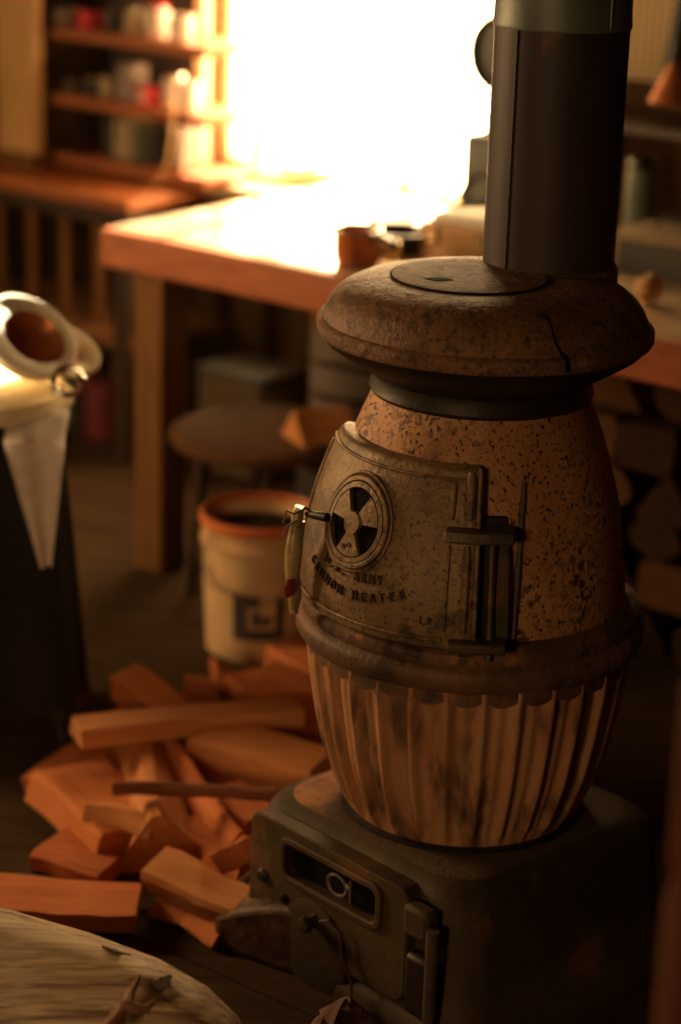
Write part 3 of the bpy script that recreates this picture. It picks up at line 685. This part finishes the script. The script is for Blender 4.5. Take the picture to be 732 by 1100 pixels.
# raised lettering
def text_mesh(body, size, ext):
    cu = bpy.data.curves.new('t', 'FONT'); cu.body = body; cu.size = size; cu.extrude = ext; cu.align_x = 'CENTER'; cu.resolution_u = 2
    cu.offset = size * .018
    o = bpy.data.objects.new('t', cu); col.objects.link(o)
    dg = bpy.context.evaluated_depsgraph_get(); me = bpy.data.meshes.new_from_object(o.evaluated_get(dg))
    bpy.data.objects.remove(o); return me
def letter(mb, ch, x, z, size, rot):
    me = text_mesh(ch, size, .0022); me.transform(Matrix.Diagonal((.80, 1, 1, 1))); c, s = math.cos(rot), math.sin(rot)
    mb.add([dm(x + (v.co.x * c - v.co.y * s), z + (v.co.x * s + v.co.y * c), v.co.z + .0010) for v in me.vertices], [tuple(p.vertices) for p in me.polygons])
    bpy.data.meshes.remove(me)
def arc_text(mb, txt, a0, a1, zf, size):
    n = len(txt)
    for i, ch in enumerate(txt):
        if ch == ' ': continue
        a = a0 + (a1 - a0) * (i + .5) / n; x = DR * rad(a)
        dz = (zf(a + .5) - zf(a - .5)) / (DR * rad(1)); letter(mb, ch, x, zf(a), size, math.atan(dz))
m = MB(); arc_text(m, 'U.S. ARMY', -13.5, 15, lambda a: .6895 + .000035 * (a - 1.5) ** 2, .0185); m.build('lettering', M['letter'], door, ang=30)
m = MB(); arc_text(m, 'CANNON HEATER', -23, 24, lambda a: .6610 + .000045 * (a - 1) ** 2, .0185); m.build('lettering', M['letter'], door, ang=30)
m = MB()
for i, ch in enumerate('18'): letter(m, ch, DR * rad(28 + 2.8 * i), .650, .015, 0)
m.build('number_mark', M['letter'], door, ang=30)
m = MB()
for k, ch in enumerate('NO'):
    me = text_mesh(ch, .012, .0008); m.add([vm(-.004 + .010 * k - .003 + v.co.x * .8, -.040 + v.co.y * .8 + .004 * k, v.co.z + .0078) for v in me.vertices], [tuple(p.vertices) for p in me.polygons])
m.build('wheel_marks', M['letter'], door, ang=30)

# latch handle hanging at door's left edge
def sp_(px, py, Y): return Matrix.Rotation(-SRZ, 3, 'Z') @ (atY(px, py, Y) - ST)
LY = 3.10
lt = bpy.data.objects.new('latch', None); col.objects.link(lt); lt.parent = stove
MB().tube([sp_(352, 556, 3.06), sp_(336, 553, 3.08), sp_(330, 552, LY)], [.007, .006, .004], 12).build('latch_rod', M['collar'], lt)
rows = [(322, 544, 5), (320, 552, 6.5), (319, 562, 6.5), (317, 575, 7.5), (315.5, 590, 9), (314.5, 605, 9), (314, 618, 7.5), (315, 634, 7.5), (316, 646, 6), (316, 655, 5)]
MB().tube([sp_(x, y, LY) for x, y, r in rows], [r * 1.38e-3 for x, y, r in rows], 14).build('latch_handle', M['brass'], lt)
MB().lathe([(.0005, -.001), (.006, 0.0005), (.0085, .004), (.006, .0075), (.0005, .009)], 20, c=(0, 0, 0)).build('tmp', M['glassred'], lt)
g = lt.children[-1]; g.name = 'glass_bead'
c = sp_(310.5, 631, LY - .016); g.location = c; g.scale = (1.0, 1.0, 1.0); g.rotation_euler = (PI / 2, rad(10), -SRZ * 1.0); g.scale = (.95, 1.75, 1.0)
MB().tube([sp_(304, 562, LY), sp_(308, 548, LY - .01), sp_(316, 552, LY - .012), sp_(325, 548, LY - .012), sp_(331, 546, LY - .01), sp_(336, 551, LY)], .0016, 6).build('wire_tie', M['wire'], lt)
MB().tube([sp_(303, 577, LY - .004), sp_(308, 565, LY - .012), sp_(318, 560, LY - .014)], .0016, 6).build('wire_tie', M['wire'], lt)
MB().tube([sp_(324, 548, LY - .012), sp_(327, 545, LY - .013), sp_(333, 548, LY - .012), sp_(334, 555, LY - .010)], .0026, 6).build('wire_tie', M['chrome'], lt)
MB().tube([sp_(326, 560, LY - .006), sp_(324, 590, LY - .006), sp_(321, 618, LY - .006), sp_(323, 640, LY - .006), sp_(320, 652, LY - .006)], .0022, 8).build('wire_tie', M['wire'], lt)
m = MB()
MB().lathe([(.0065, -.004), (.007, 0), (.005, .004)], 12, c=sp_(316, 656, LY)).build('end_cap', M['brass'], lt)

# base: flared rounded-square pedestal
def rsq(hx, hy, r, n=10):
    out = []
    for cx, cy, a0 in ((hx - r, -hy + r, -90), (hx - r, hy - r, 0), (-hx + r, hy - r, 90), (-hx + r, -hy + r, 180)):
        for i in range(n + 1):
            a = rad(a0 + 90 * i / n); out.append((cx + r * math.cos(a), cy + r * math.sin(a)))
    return out
secs = [(0.0, .290, .262, .06), (.030, .292, .264, .06), (.040, .284, .256, .06), (.062, .258, .246, .06), (.10, .248, .242, .06), (.20, .240, .236, .065), (.232, .236, .232, .068), (.248, .226, .222, .07), (.256, .208, .204, .07)]
m = MB(); vs = []; fs = []
for z, hx, hy, r in secs: vs += [(x, y, z) for x, y in rsq(hx, hy, r)]
nn = len(rsq(.2, .2, .05))
for k in range(len(secs) - 1):
    for i in range(nn): fs.append((k * nn + i, k * nn + (i + 1) % nn, (k + 1) * nn + (i + 1) % nn, (k + 1) * nn + i))
fs.append(tuple(reversed(range(nn)))); m.add(vs, fs)
base = m.build('base', M['base'], stove, ang=50)
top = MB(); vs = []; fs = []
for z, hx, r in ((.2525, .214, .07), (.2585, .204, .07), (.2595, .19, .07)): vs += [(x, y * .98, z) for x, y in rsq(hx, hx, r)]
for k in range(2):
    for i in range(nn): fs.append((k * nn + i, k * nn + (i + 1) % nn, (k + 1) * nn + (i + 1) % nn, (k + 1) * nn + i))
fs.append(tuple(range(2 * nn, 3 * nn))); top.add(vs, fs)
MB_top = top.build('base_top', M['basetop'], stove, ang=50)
MB().lathe([(.190, .256), (.190, .264), (.183, .267), (.170, .262)], 96, cap=False).build('pot_seat_ring', M['collar'], stove)
# front plate with draft opening (local front = -y)
def fm(x, y, w_):      # y = height
    yy = -.242 - .0 * (y - .25) + (-.010 if y < .1 else 0) * (1 - y / .1)
    return Vector((x, yy - w_, y))
def rrect(x0, x1, y0, y1, r, n=6):
    out = []
    for cx, cy, a0 in ((x1 - r, y0 + r, -90), (x1 - r, y1 - r, 0), (x0 + r, y1 - r, 90), (x0 + r, y0 + r, 180)):
        for i in range(n + 1):
            a = rad(a0 + 90 * i / n); out.append((cx + r * math.cos(a), cy + r * math.sin(a)))
    return out
def frame(mb, outer, inner, w0, w1, mp):
    n = len(outer); vs = [mp(*p, w1) for p in outer] + [mp(*p, w1) for p in inner] + [mp(*p, w0) for p in outer] + [mp(*p, w0) for p in inner]; fs = []
    for i in range(n):
        j = (i + 1) % n
        fs += [(i, j, n + j, n + i), (2 * n + j, 2 * n + i, 3 * n + i, 3 * n + j), (2 * n + i, 2 * n + j, j, i), (n + i, n + j, 3 * n + j, 3 * n + i)]
    mb.add(vs, fs)
ad = MB(); OP = rrect(-.120, .088, .164, .220, .014)
frame(ad, rrect(-.205, .150, .055, .243, .020), OP, -.02, .016, fm)
adr = ad.build('ash_door', M['base'], stove, bevel=.004)
m = MB(); frame(m, rrect(-.131, .099, .153, .231, .022), rrect(-.119, .087, .165, .219, .013), .010, .023, fm); m.build('opening_bezel', M['base'], adr, bevel=.003)
m = MB(); m.prism(rrect(-.124, .092, .160, .224, .012), .004, lambda x, y, w_: fm(x, y, w_ - .004)); m.build('ash_opening', M['gap_shade'], adr)  # solid plate, the dark inside of the opening is painted on
m = MB(); m.torus(fm(-.005, .190, .012), .019, .0035, Matrix.Rotation(PI / 2, 3, 'X') , 28, 8, 1.1, .85); m.box(fm(.024, .19, .012), (.005, .005, .04)); m.build('pull_ring', M['wire'], adr)
for (x, z, r) in ((-.171, .141, .012), (-.119, .123, .008)):
    MB().lathe([(r, 0), (r, .004), (r * .7, .008), (.001, .009)], 20, c=fm(x, z, .016), m=Matrix.Rotation(PI / 2, 3, 'X')).build('bolt', M['collar'], adr)
MB().lathe([(.078, 0), (.077, .003), (.066, .006), (.02, .008), (.001, .0082)], 48, c=fm(-.050, .066, .014), m=Matrix.Rotation(PI / 2, 3, 'X')).build('draft_disc', M['base'], adr)
MB().lathe([(.030, 0), (.03, .004), (.025, .007), (.001, .008)], 32, c=fm(-.150, .078, .014), m=Matrix.Rotation(PI / 2, 3, 'X')).build('round_boss', M['base'], adr)
MB().lathe([(.016, 0), (.011, .008), (.010, .02), (.015, .025), (.013, .033), (.001, .036)], 6, c=fm(-.041, .118, .018), m=Matrix.Rotation(PI / 2, 3, 'X')).build('knob', M['base'], adr)
MB().tube([fm(-.02, .130, .034), fm(.0, .140, .034), fm(.02, .125, .03), fm(.03, .09, .03), fm(.055, .06, .03), fm(.058, .03, .03)], .0022, 8).build('wire_hook', M['hinge'], adr)
# hinge ears at right of front plate
m = MB(); m.box(fm(.175, .205, .012), (.052, .030, .050)); m.build('hinge_ear', M['base'], stove, bevel=.008)
m = MB(); m.box(fm(.178, .10, .010), (.05, .026, .10)); m.build('hinge_ear', M['collar'], stove, bevel=.008)
m = MB(); m.lathe([(.010, 0), (.010, .16)], 16, c=fm(.212, .05, .020)); m.build('hinge_post', M['hinge'], stove)
# ash apron projecting at the bottom front
ap = MB()
def apf(o):
    def g(s, t):      # s across x, t outward and down
        x = -.215 - .105 * t + .14 * s * (1 - .4 * t); y = -.20 - .060 * math.sin(min(1, s * 1.6 + .35) * PI / 2) - .045 * t * s ** .5 + .10 * (1 - s) * (1 - .2 * t)
        return Vector((x, y, (.115 - .060 * t ** 1.6) if o else .0))
    return g
ap.slab(apf(1), apf(0), 14, 10)
ap.build('ash_lip', M['band'], stove, bevel=.010, seg=3, ang=60)

# ------------------------------------------------------------------ stove pipe
PC = Vector((.302, 3.325, 0))
pipe = thing('stove_pipe', (PC.x, PC.y, 1.085), 0, 'dark round stove pipe with a grey upper section, rising from the stove lid', 'stove pipe')
ZJ = atY(608, 31, 3.25).z - 1.085
MB().lathe([(.0995, 0), (.0995, ZJ), (.096, ZJ + .004), (.096, ZJ + .03)], 72).build('lower_section', M['pipe'], pipe)
MB().lathe([(.1015, ZJ - .004), (.1025, ZJ), (.1015, ZJ + .004), (.1005, ZJ + .02), (.1005, HC - 1.085)], 72).build('upper_section', M['galv'], pipe)
MB().tube([(.0995 * math.sin(rad(-44)), -.0995 * math.cos(rad(-44)), z) for z in (.0, ZJ)], .0018, 8).build('seam', M['seam'], pipe)
MB().tube([(.1008 * math.sin(rad(38)), -.1008 * math.cos(rad(38)), z) for z in (ZJ, HC - 1.085)], .0022, 8).build('seam', M['galv'], pipe)
MB().lathe([(.106, -.03), (.106, .006), (.1035, .010), (.0995, .012)], 72, cap=False).build('flue_collar', M['lid'], pipe)

# ------------------------------------------------------------------ firewood
random.seed(5)
def log(A, B, wd, ht, mi, label, roll=0, shape='tri', name='split_log', group='split firewood on the floor', cut=.0, seed=0):
    """split piece between world points A and B (centres), section wd x ht"""
    A = Vector(A); B = Vector(B); rnd = random.Random(seed + int(A.x * 1000))
    d = B - A; L = d.length; X = d.normalized(); up = Vector((0, 0, 1)); Y = up.cross(X).normalized(); Z = X.cross(Y)
    Mx = Matrix((X, Y, Z)).transposed() @ Matrix.Rotation(roll, 3, 'X')
    if shape == 'tri': sec = [(-.5, -.5), (.5, -.5), (.52, -.3), (.08, .5), (-.08, .48), (-.5, -.3)]
    elif shape == 'slab': sec = [(-.5, -.5), (.5, -.5), (.5, .35), (.4, .5), (-.46, .5), (-.5, .3)]
    else: sec = [(.5 * math.cos(2 * PI * i / 12), .5 * math.sin(2 * PI * i / 12)) for i in range(12)]
    sec = [(a + rnd.uniform(-.05, .05), b + rnd.uniform(-.04, .04)) for a, b in sec]
    n = len(sec); vs = []; fs = []; K = 7; ph1 = rnd.random() * 3; ph2 = rnd.random() * 2
    for k in range(K + 1):
        t = k / K; x = (t - .5) * L; tw = 1 + .05 * math.sin(t * 3 + ph1); by = .008 * math.sin(t * PI * 1.2 + ph2)
        for (a, b) in sec:
            xx = x + (cut * a * wd if k in (0, K) else 0) + (rnd.uniform(-.004, .004) if k in (0, K) else 0)
            vs.append((xx, a * wd * tw + by + rnd.uniform(-1, 1) * .0015, b * ht * tw + rnd.uniform(-1, 1) * .0015))
    for k in range(K):
        for i in range(n): fs.append((k * n + i, k * n + (i + 1) % n, (k + 1) * n + (i + 1) % n, (k + 1) * n + i))
    fs += [tuple(reversed(range(n))), tuple(range(K * n, (K + 1) * n))]
    o = MB().add(vs, fs).build(name, M['cedar'][mi] if isinstance(mi, int) else mi, None, bevel=.0012, ang=12)
    o.matrix_world = Matrix.Translation((A + B) / 2) @ Mx.to_4x4()
    return tag(o, label, 'firewood', group)
def P(px, py, z): return at(px, py, z)
log(P(82, 787, .135), P(318, 762, .13), .080, .034, 1, 'long tan split plank lying across the top of the firewood pile', shape='slab')
log(P(132, 732, .12), P(205, 778, .105), .075, .05, 0, 'short bright orange split with its end up, behind the long plank', shape='slab', roll=.2)
log(P(150, 780, .05), P(178, 905, .055), .15, .11, 1, 'broad wedge of split wood pointing to the camera beside the thin stick', shape='tri', roll=.15)
log(P(70, 838, .035), P(150, 905, .035), .15, .06, 0, 'wide orange split lying at the left side of the pile', shape='slab', roll=-.1)
log(P(122, 848, .128), P(300, 852, .13), .024, .022, M['stick'], 'thin dark reddish stick lying level across the pile', shape='round', name='stick')
log(P(218, 798, .095), P(352, 832, .10), .11, .07, 1, 'tan wedge of split wood right of the pile centre, touching the stove side', shape='slab')
log(P(200, 778, .05), P(360, 792, .06), .11, .06, 0, 'orange split below the right end of the long plank', shape='slab')
log(P(178, 800, .085), P(262, 905, .07), .055, .045, 2, 'narrow red split slanting down to the right in the middle of the pile', shape='tri')
log(P(-40, 966, .03), P(150, 972, .03), .13, .035, 2, 'wide flat dim board at the front left of the pile', shape='slab')
log(P(60, 905, .02), P(135, 925, .02), .16, .03, 2, 'flat red board under the wide orange split', shape='slab')
log(P(165, 935, .07), P(275, 975, .065), .075, .040, 1, 'tan split lying at the front of the pile beside the stove base', shape='slab', roll=.3)
log(P(175, 965, .025), P(245, 1000, .025), .07, .04, 0, 'thin orange split under the front tan split', shape='tri')
log(P(205, 895, .035), P(290, 935, .035), .14, .06, 0, 'broad orange slab partly hidden behind the stove base', shape='slab')
log(P(235, 860, .055), P(290, 890, .05), .10, .06, 2, 'red split below the right end of the thin stick', shape='slab')
log(P(285, 735, .10), P(372, 760, .10), .14, .10, 0, 'large bright orange wedge on top at the rear of the pile, beside the fire pot', shape='tri', roll=-.2)
log(P(262, 738, .04), P(330, 775, .04), .12, .07, 2, 'red split under the large bright wedge', shape='slab')
log(P(198, 742, .04), P(262, 748, .045), .06, .06, 2, 'short red chunk in front of the white bucket', shape='tri')
log(P(232, 722, .05), P(246, 752, .045), .05, .07, 2, 'small red chip standing in front of the bucket print', shape='tri', roll=.4)
log(P(120, 800, .02), P(60, 850, .02), .12, .035, 2, 'flat red split behind the wide orange one at the left', shape='slab')
log(P(205, 825, .035), P(255, 850, .035), .07, .06, 0, 'small orange block behind the thin stick', shape='slab')
log(P(300, 700, .02), P(365, 735, .02), .10, .06, 2, 'rearmost orange split lying behind the large bright wedge', shape='slab')

log(P(172, 752, .03), P(128, 800, .03), .10, .05, 0, 'orange split lying crosswise below the left end of the long plank', shape='slab')
log(P(95, 868, .085), P(168, 885, .085), .05, .025, 1, 'thin tan sliver on top of the wide orange split at the left', shape='tri', roll=.3)
log(P(228, 930, .10), P(262, 905, .115), .05, .03, 0, 'short orange chip leaning between the front splits and the stove base', shape='tri')

# scraps in front of the stove base
rnd = random.Random(3)
for k, (px, py, s) in enumerate(((372, 1092, 1.2), (350, 1096, .8), (395, 1097, .9))):
    p = at(px, py, .03)
    m = MB(); n = 9; vs = []; 
    for j, (rr, z) in enumerate(((.03, -.03), (.028, -.005), (.018, .010), (.004, .018))):
        for i in range(n):
            a = 2 * PI * i / n; q = rr * s * (1 + rnd.uniform(-.4, .4)); vs.append((q * math.cos(a), q * math.sin(a), z * s + rnd.uniform(-.004, .006)))
    fs = [(j * n + i, j * n + (i + 1) % n, (j + 1) * n + (i + 1) % n, (j + 1) * n + i) for j in range(3) for i in range(n)] + [tuple(reversed(range(n))), tuple(range(3 * n, 4 * n))]
    o = m.add(vs, fs).build('bark_chunk', mat('bark_brown_%d' % k if False else 'bark_brown', (.10, .05, .03), (.22, .12, .08), sc=30, rough=.85, bump=1, bsc=60), None, ang=20)
    o.location = (p.x, p.y, .03 * s)
    tag(o, ('knobbly brown bark chunk at the foot of the stove base, middle of three', 'small bark chunk at the foot of the stove base, leftmost of three', 'small bark chunk at the foot of the stove base, rightmost of three')[k], 'bark', 'bark chunks before the stove')

# firewood stack to the right behind the stove
rnd = random.Random(11)
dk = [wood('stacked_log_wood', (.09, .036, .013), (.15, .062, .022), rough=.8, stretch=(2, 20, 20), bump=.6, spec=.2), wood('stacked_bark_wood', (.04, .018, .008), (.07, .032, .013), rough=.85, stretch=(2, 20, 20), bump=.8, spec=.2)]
sid = ['dark', 'brown', 'reddish', 'knotty', 'narrow', 'thick', 'rough', 'cracked']
cnt = 0
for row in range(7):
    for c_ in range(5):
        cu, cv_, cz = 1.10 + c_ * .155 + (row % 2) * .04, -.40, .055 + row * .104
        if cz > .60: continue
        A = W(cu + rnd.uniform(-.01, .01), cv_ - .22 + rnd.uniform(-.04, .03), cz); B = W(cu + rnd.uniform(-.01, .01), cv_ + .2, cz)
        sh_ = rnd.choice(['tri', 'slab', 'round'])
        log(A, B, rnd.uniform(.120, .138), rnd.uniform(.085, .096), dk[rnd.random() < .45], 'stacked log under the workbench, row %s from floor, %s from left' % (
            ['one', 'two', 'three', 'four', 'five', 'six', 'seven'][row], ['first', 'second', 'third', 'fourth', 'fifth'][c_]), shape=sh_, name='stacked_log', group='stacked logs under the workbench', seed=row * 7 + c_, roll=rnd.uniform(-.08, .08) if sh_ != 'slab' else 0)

# wedge on the round stool
sp3 = st.location
log((sp3.x + .07, sp3.y - .10, .424), (sp3.x + .18, sp3.y - .04, .424), .10, .07, 1, 'tan split wedge lying on the round stool behind the stove', shape='tri', group=None)

# ------------------------------------------------------------------ bowls on the covered stool, far left
SX, SY = -.70, 4.02
s2 = thing('tall_stool', (SX, SY, 0), rad(20), 'tall dark stool at the left edge, covered by cloths', 'stool')
MB().lathe([(.15, .60), (.165, .603), (.17, .615), (.165, .628), (.15, .632)], 40).build('seat', M['darkwood'], s2)
for k in range(4):
    a = PI / 4 + k * PI / 2; MB().tube([(.10 * math.cos(a), .10 * math.sin(a), .605), (.20 * math.cos(a), .20 * math.sin(a), 0)], [.02, .015], 10).build('leg', M['darkwood'], s2)
MB().torus((0, 0, .25), .16, .010, None, 40, 8).build('ring_stretcher', M['darkwood'], s2)
# dark cloth over it
def cloth(cx, cy, r0, z0, z1, flare, a0, a1, folds, th=.004):
    def g(off):
        def h(s, t):
            a = a0 + (a1 - a0) * s; tt = max(0, (t - .25) / .75)
            if t < .25: r = r0 * (.25 + .75 * t / .25); z = z0
            else:
                r = r0 + .006 + flare * tt + .012 * tt * math.sin(a * folds) ; z = z0 - (z0 - z1) * tt
            return Vector((cx + (r + off) * math.sin(a), cy - (r + off) * math.cos(a), z + (off if t < .25 else 0)))
        return h
    return MB().slab(g(th), g(0), 48, 20)
cb_ = cloth(SX, SY, .175, .634, .10, .06, rad(-150), rad(75), 9)
tag(cb_.build('dark_cloth', flat('black_cloth', (.018, .014, .012), .95), loc=(SX, SY, .634)), 'black cloth draped over the tall stool at the left edge', 'cloth')
# towel: tapering pale flap
def tw(off):
    def h(s, t):
        wid = .11 * (1 - .80 * max(0, t - .15) / .85); x = atY(34 + 16 * t, 440 + 125 * t, 3.83).x + (s - .5) * wid
        z = .665 - (.665 - .40) * t; y = 3.835 + off - .012 * math.sin(s * PI * 2.2) - .02 * t
        if t < .12: y += (.12 - t) * .8
        return Vector((x, y, z))
    return h
tag(MB().slab(tw(0), tw(.006), 16, 24).build('pale_towel', flat('grey_white_towel', (.74, .66, .60), .9), loc=(SX, SY, .65), ang=60), 'pale towel tapering down over the front of the black cloth', 'towel')
def bowl(loc, R, Ri, off, dep, tilt, label, inner, name='metal_bowl'):
    o = thing(name, loc, 0, label, 'bowl')
    T = Euler(tilt).to_matrix(); n = 44
    vs = []; fs = []
    prof = [(.02, 0, 1), (.6, .1, 1), (.9, .45, 1), (.98, .9, 1), (1, 1, 1), (.97, 1.02, 1)]
    for k, (q, z, _) in enumerate(prof):
        for i in range(n):
            a = 2 * PI * i / n; vs.append(T @ Vector((R * q * math.cos(a), R * q * math.sin(a), dep * z)))
    for i in range(n):
        a = 2 * PI * i / n; vs.append(T @ Vector((off[0] + Ri * math.cos(a), off[1] + Ri * math.sin(a), dep * .90)))
    for k in range(len(prof)):
        for i in range(n): fs.append((k * n + i, k * n + (i + 1) % n, (k + 1) * n + (i + 1) % n, (k + 1) * n + i))
    MB().add(vs, fs).build('outer_shell', M['bowlmetal'], o)
    MB().lathe([(.002, dep * .25), (Ri * .5, dep * .32), (Ri * .85, dep * .6), (Ri * 1.01, dep * .905)], n, c=T @ Vector((off[0], off[1], 0)), m=T, cap=False).build('inner_surface', inner, o)
    MB().torus(T @ Vector((0, 0, dep)), R * .985, .007, T, n, 10).build('rolled_rim', M['bowlmetal'], o)
    return o
M['bowlmetal'] = mat('bright_white_enamel', (.88, .78, .58), (.92, .84, .66), sc=6, rough=.45)
p = atY(14, 388, 3.97)
bowl((p.x, p.y + .05, p.z), .092, .062, (.014, -.002), .055, (rad(40), 0, rad(50)), 'shiny pale bowl with a copper-brown inside, tipped toward the camera on the left stool', M['copper'])
p = atY(66, 396, 4.08)
bowl((p.x, p.y + .03, p.z), .052, .026, (.0, .004), .04, (rad(40), 0, rad(50)), 'smaller pale bowl tipped behind the copper-brown one', M['copper'])
fo = thing('folded_cloth', (SX + .03, SY, .638), 0, 'cream folded cloth under the metal bowls', 'cloth')
MB().lathe([(.10, 0), (.15, .006), (.158, .022), (.15, .04), (.11, .052), (.02, .055)], 40, rf=lambda r, z, a: r * (1 + .05 * math.sin(3 * a) + .02 * math.sin(7 * a))).build('fold', flat('cream_cloth', (.8, .66, .42), .9), fo)
MB().torus((0, 0, .02), .153, .012, None, 40, 8).build('hem', flat('cream_hem', (.8, .7, .48), .9), fo)
p = atY(84, 410, 3.92)
sr = thing('metal_ring', (p.x - .02, p.y, p.z), 0, 'chrome ring with a bright glint hanging beside the smaller bowl', 'ring')
MB().torus((0, 0, 0), .026, .006, Euler((rad(60), rad(10), 0)).to_matrix(), 30, 8).build('ring', M['chrome'], sr)
MB().lathe([(.002, -.010), (.008, -.006), (.0105, 0), (.008, .006), (.002, .010)], 16, c=(.026, 0, .003)).build('ball_end', M['chrome'], sr)
# upright paddle/leg piece beside the stool
p = at(80, 752, 0)
tr = thing('wooden_peg', (p.x, p.y, 0), 0, 'short upright stick of wood on the floor beside the left stool', 'stick')
MB().lathe([(.026, 0), (.027, .01), (.024, .10), (.02, .112)], 8).build('shaft', M['legwood'], tr)
MB().lathe([(.021, .110), (.023, .113), (.020, .120), (.010, .124)], 8).build('cut_end', M['panel'], tr)

# ------------------------------------------------------------------ pale peeled log in the foreground
stn = [(-1.10, 2.80, .150), (-.80, 2.76, .152), (-.60, 2.73, .154), (-.45, 2.69, .150), (-.34, 2.65, .142), (-.24, 2.61, .128), (-.17, 2.58, .108), (-.125, 2.56, .082), (-.10, 2.55, .05), (-.092, 2.545, .01)]
lg = MB(); vs = []; fs = []; nn = 160
dn = []
for k in range(len(stn) - 1):
    for j in range(6):
        t = j / 6; dn.append(tuple(stn[k][q] * (1 - t) + stn[k + 1][q] * t for q in range(3)))
dn.append(stn[-1])
for (x, y, r) in dn:
    for i in range(nn):
        a = 2 * PI * i / nn
        rr = r * (1 + .05 * math.cos(5 * a + x * 2.5) + .012 * math.cos(13 * a + x * 5) + .006 * math.cos(31 * a + x * 7)) + .006 * noise.noise(Vector((x * 3, math.cos(a) * 2, math.sin(a) * 2)))
        X = Vector((.975, -.22, 0)); Yv = Vector((.22, .975, 0))
        vs.append(Vector((x, y, .150 * .98)) + Yv * rr * math.cos(a) + Vector((0, 0, 1)) * rr * math.sin(a))
for k in range(len(dn) - 1):
    for i in range(nn): fs.append((k * nn + i, k * nn + (i + 1) % nn, (k + 1) * nn + (i + 1) % nn, (k + 1) * nn + i))
fs += [tuple(reversed(range(nn))), tuple(range((len(dn) - 1) * nn, len(dn) * nn))]
M['pale'] = mat('peeled_pale_wood', (.40, .25, .12), (.78, .56, .32), sc=3, rough=.42, stretch=(.16, 50, 50), bump=.8, bdist=.006, bsc=5, lo=.3, hi=.7, c3=(.20, .09, .035), c3_sc=1.4, c3_lo=.48, c3_hi=.66)
plog = thing('peeled_log', (-.5, 2.7, 0), 0, 'smooth pale peeled log with dark knots in the near left corner', 'log')
lo_ = MB().add([v - Vector((-.5, 2.7, 0)) for v in vs], fs).build('trunk', M['pale'], plog, ang=70)
def log_hit(px, py):
    d = ray(px, py); best = None
    from mathutils.bvhtree import BVHTree
    global _bvh
    if '_bvh' not in globals(): _bvh = BVHTree.FromPolygons([tuple(v) for v in vs], fs)
    h = _bvh.ray_cast(CAM, d.normalized()); return h
for (px, py, L, wd_, ang_) in ((127, 1022, .018, .009, .2), (174, 1056, .016, .009, 1.2)):
    h = log_hit(px, py)
    if h[0] is None: print('knot miss', px, py); continue
    nrm = h[1]; xa = Vector((1, -.2, -.1)); xa = (xa - nrm * xa.dot(nrm)).normalized(); ya = nrm.cross(xa)
    c, s = math.cos(ang_), math.sin(ang_); xb = xa * c + ya * s; yb = -xa * s + ya * c
    m = MB(); rk = random.Random(px); poly = []
    for i in range(18):
        a = 2 * PI * i / 18; q = 1 + rk.uniform(-.3, .3); poly.append((L * q * math.cos(a), wd_ * q * math.sin(a)))
    O = h[0] - Vector((-.5, 2.7, 0))
    m.prism(poly, .0035, lambda x, y, w_: O + xb * x + yb * y + nrm * (w_ - .0024)); m.build('knot', M['bark'] if 'bark' in M else M['hinge'], plog)
# twig in front
h = log_hit(135, 1095)
def near(px, py, dd):
    hh = log_hit(px, py); return CAM + (hh[0] - CAM) * (1 - dd / (hh[0] - CAM).length)
tp = [near(108, 1112, .05), near(128, 1092, .05), near(136, 1080, .05), near(141, 1066, .045), near(150, 1048, .04)]
M['twig'] = mat('twig_bark', (.20, .08, .03), (.32, .15, .065), sc=30, rough=.7, bump=1, bsc=60, spots=(.08, .04, .025), spot_sc=35)
tg = thing('twig', tp[0], 0, 'knobbly forked brown twig in front of the pale peeled log', 'twig')
off = Vector(tp[0])
tgp = [Vector(p) - off for p in tp]
low = Vector((-.02, -.07, -off.z + .006))
MB().tube([low, tgp[0], tgp[1], (tgp[1] + tgp[2]) / 2, tgp[2], tgp[3], tgp[4]], [.007, .009, .011, .007, .0105, .0055, .0025], 9).build('stem', M['twig'], tg)
MB().tube([tgp[2], near(150, 1085, .05) - off, near(158, 1083, .05) - off, near(167, 1074, .05) - off], [.009, .006, .005, .0025], 8).build('side_shoot', M['twig'], tg)
MB().tube([tgp[1], near(118, 1083, .05) - off], [.008, .003], 8).build('side_shoot', M['twig'], tg)

# ------------------------------------------------------------------ chair at the right edge, close to the camera
cp = atY(762, 690, 1.75)
chr_ = thing('wooden_chair', (cp.x, cp.y, 0), rad(0), 'glossy reddish wooden chair post at the right edge, close to the camera', 'chair')
hz = cp.z
def post(x, y, h):
    MB().lathe([(.014, 0), (.018, .01), (.019, h * .4), (.019, h * .78), (.013, h * .80), (.018, h * .82), (.018, h - .04), (.010, h - .032), (.016, h - .02), (.014, h - .004), (.004, h)], 24, c=(x, y, 0)).build('back_post', M['chair'], chr_)
post(0, 0, hz); post(.42, .0, hz)
for z in (hz - .10, hz - .24, hz - .38): MB().box((.21, 0, z), (.40, .014, .06)).build('back_slat', M['chair'], chr_, bevel=.004)
for x in (0, .42): MB().lathe([(.014, 0), (.018, .01), (.018, .44), (.014, .45)], 20, c=(x, -.38, 0)).build('front_leg', M['chair'], chr_)
MB().box((.21, -.19, .455), (.46, .42, .025)).build('seat', M['chair'], chr_, bevel=.01)
for y in (0, -.38): MB().tube([(0, y, .2), (.42, y, .2)], .009, 10).build('rung', M['chair'], chr_)
for x in (0, .42): MB().tube([(x, 0, .24), (x, -.38, .24)], .009, 10).build('rung', M['chair'], chr_)
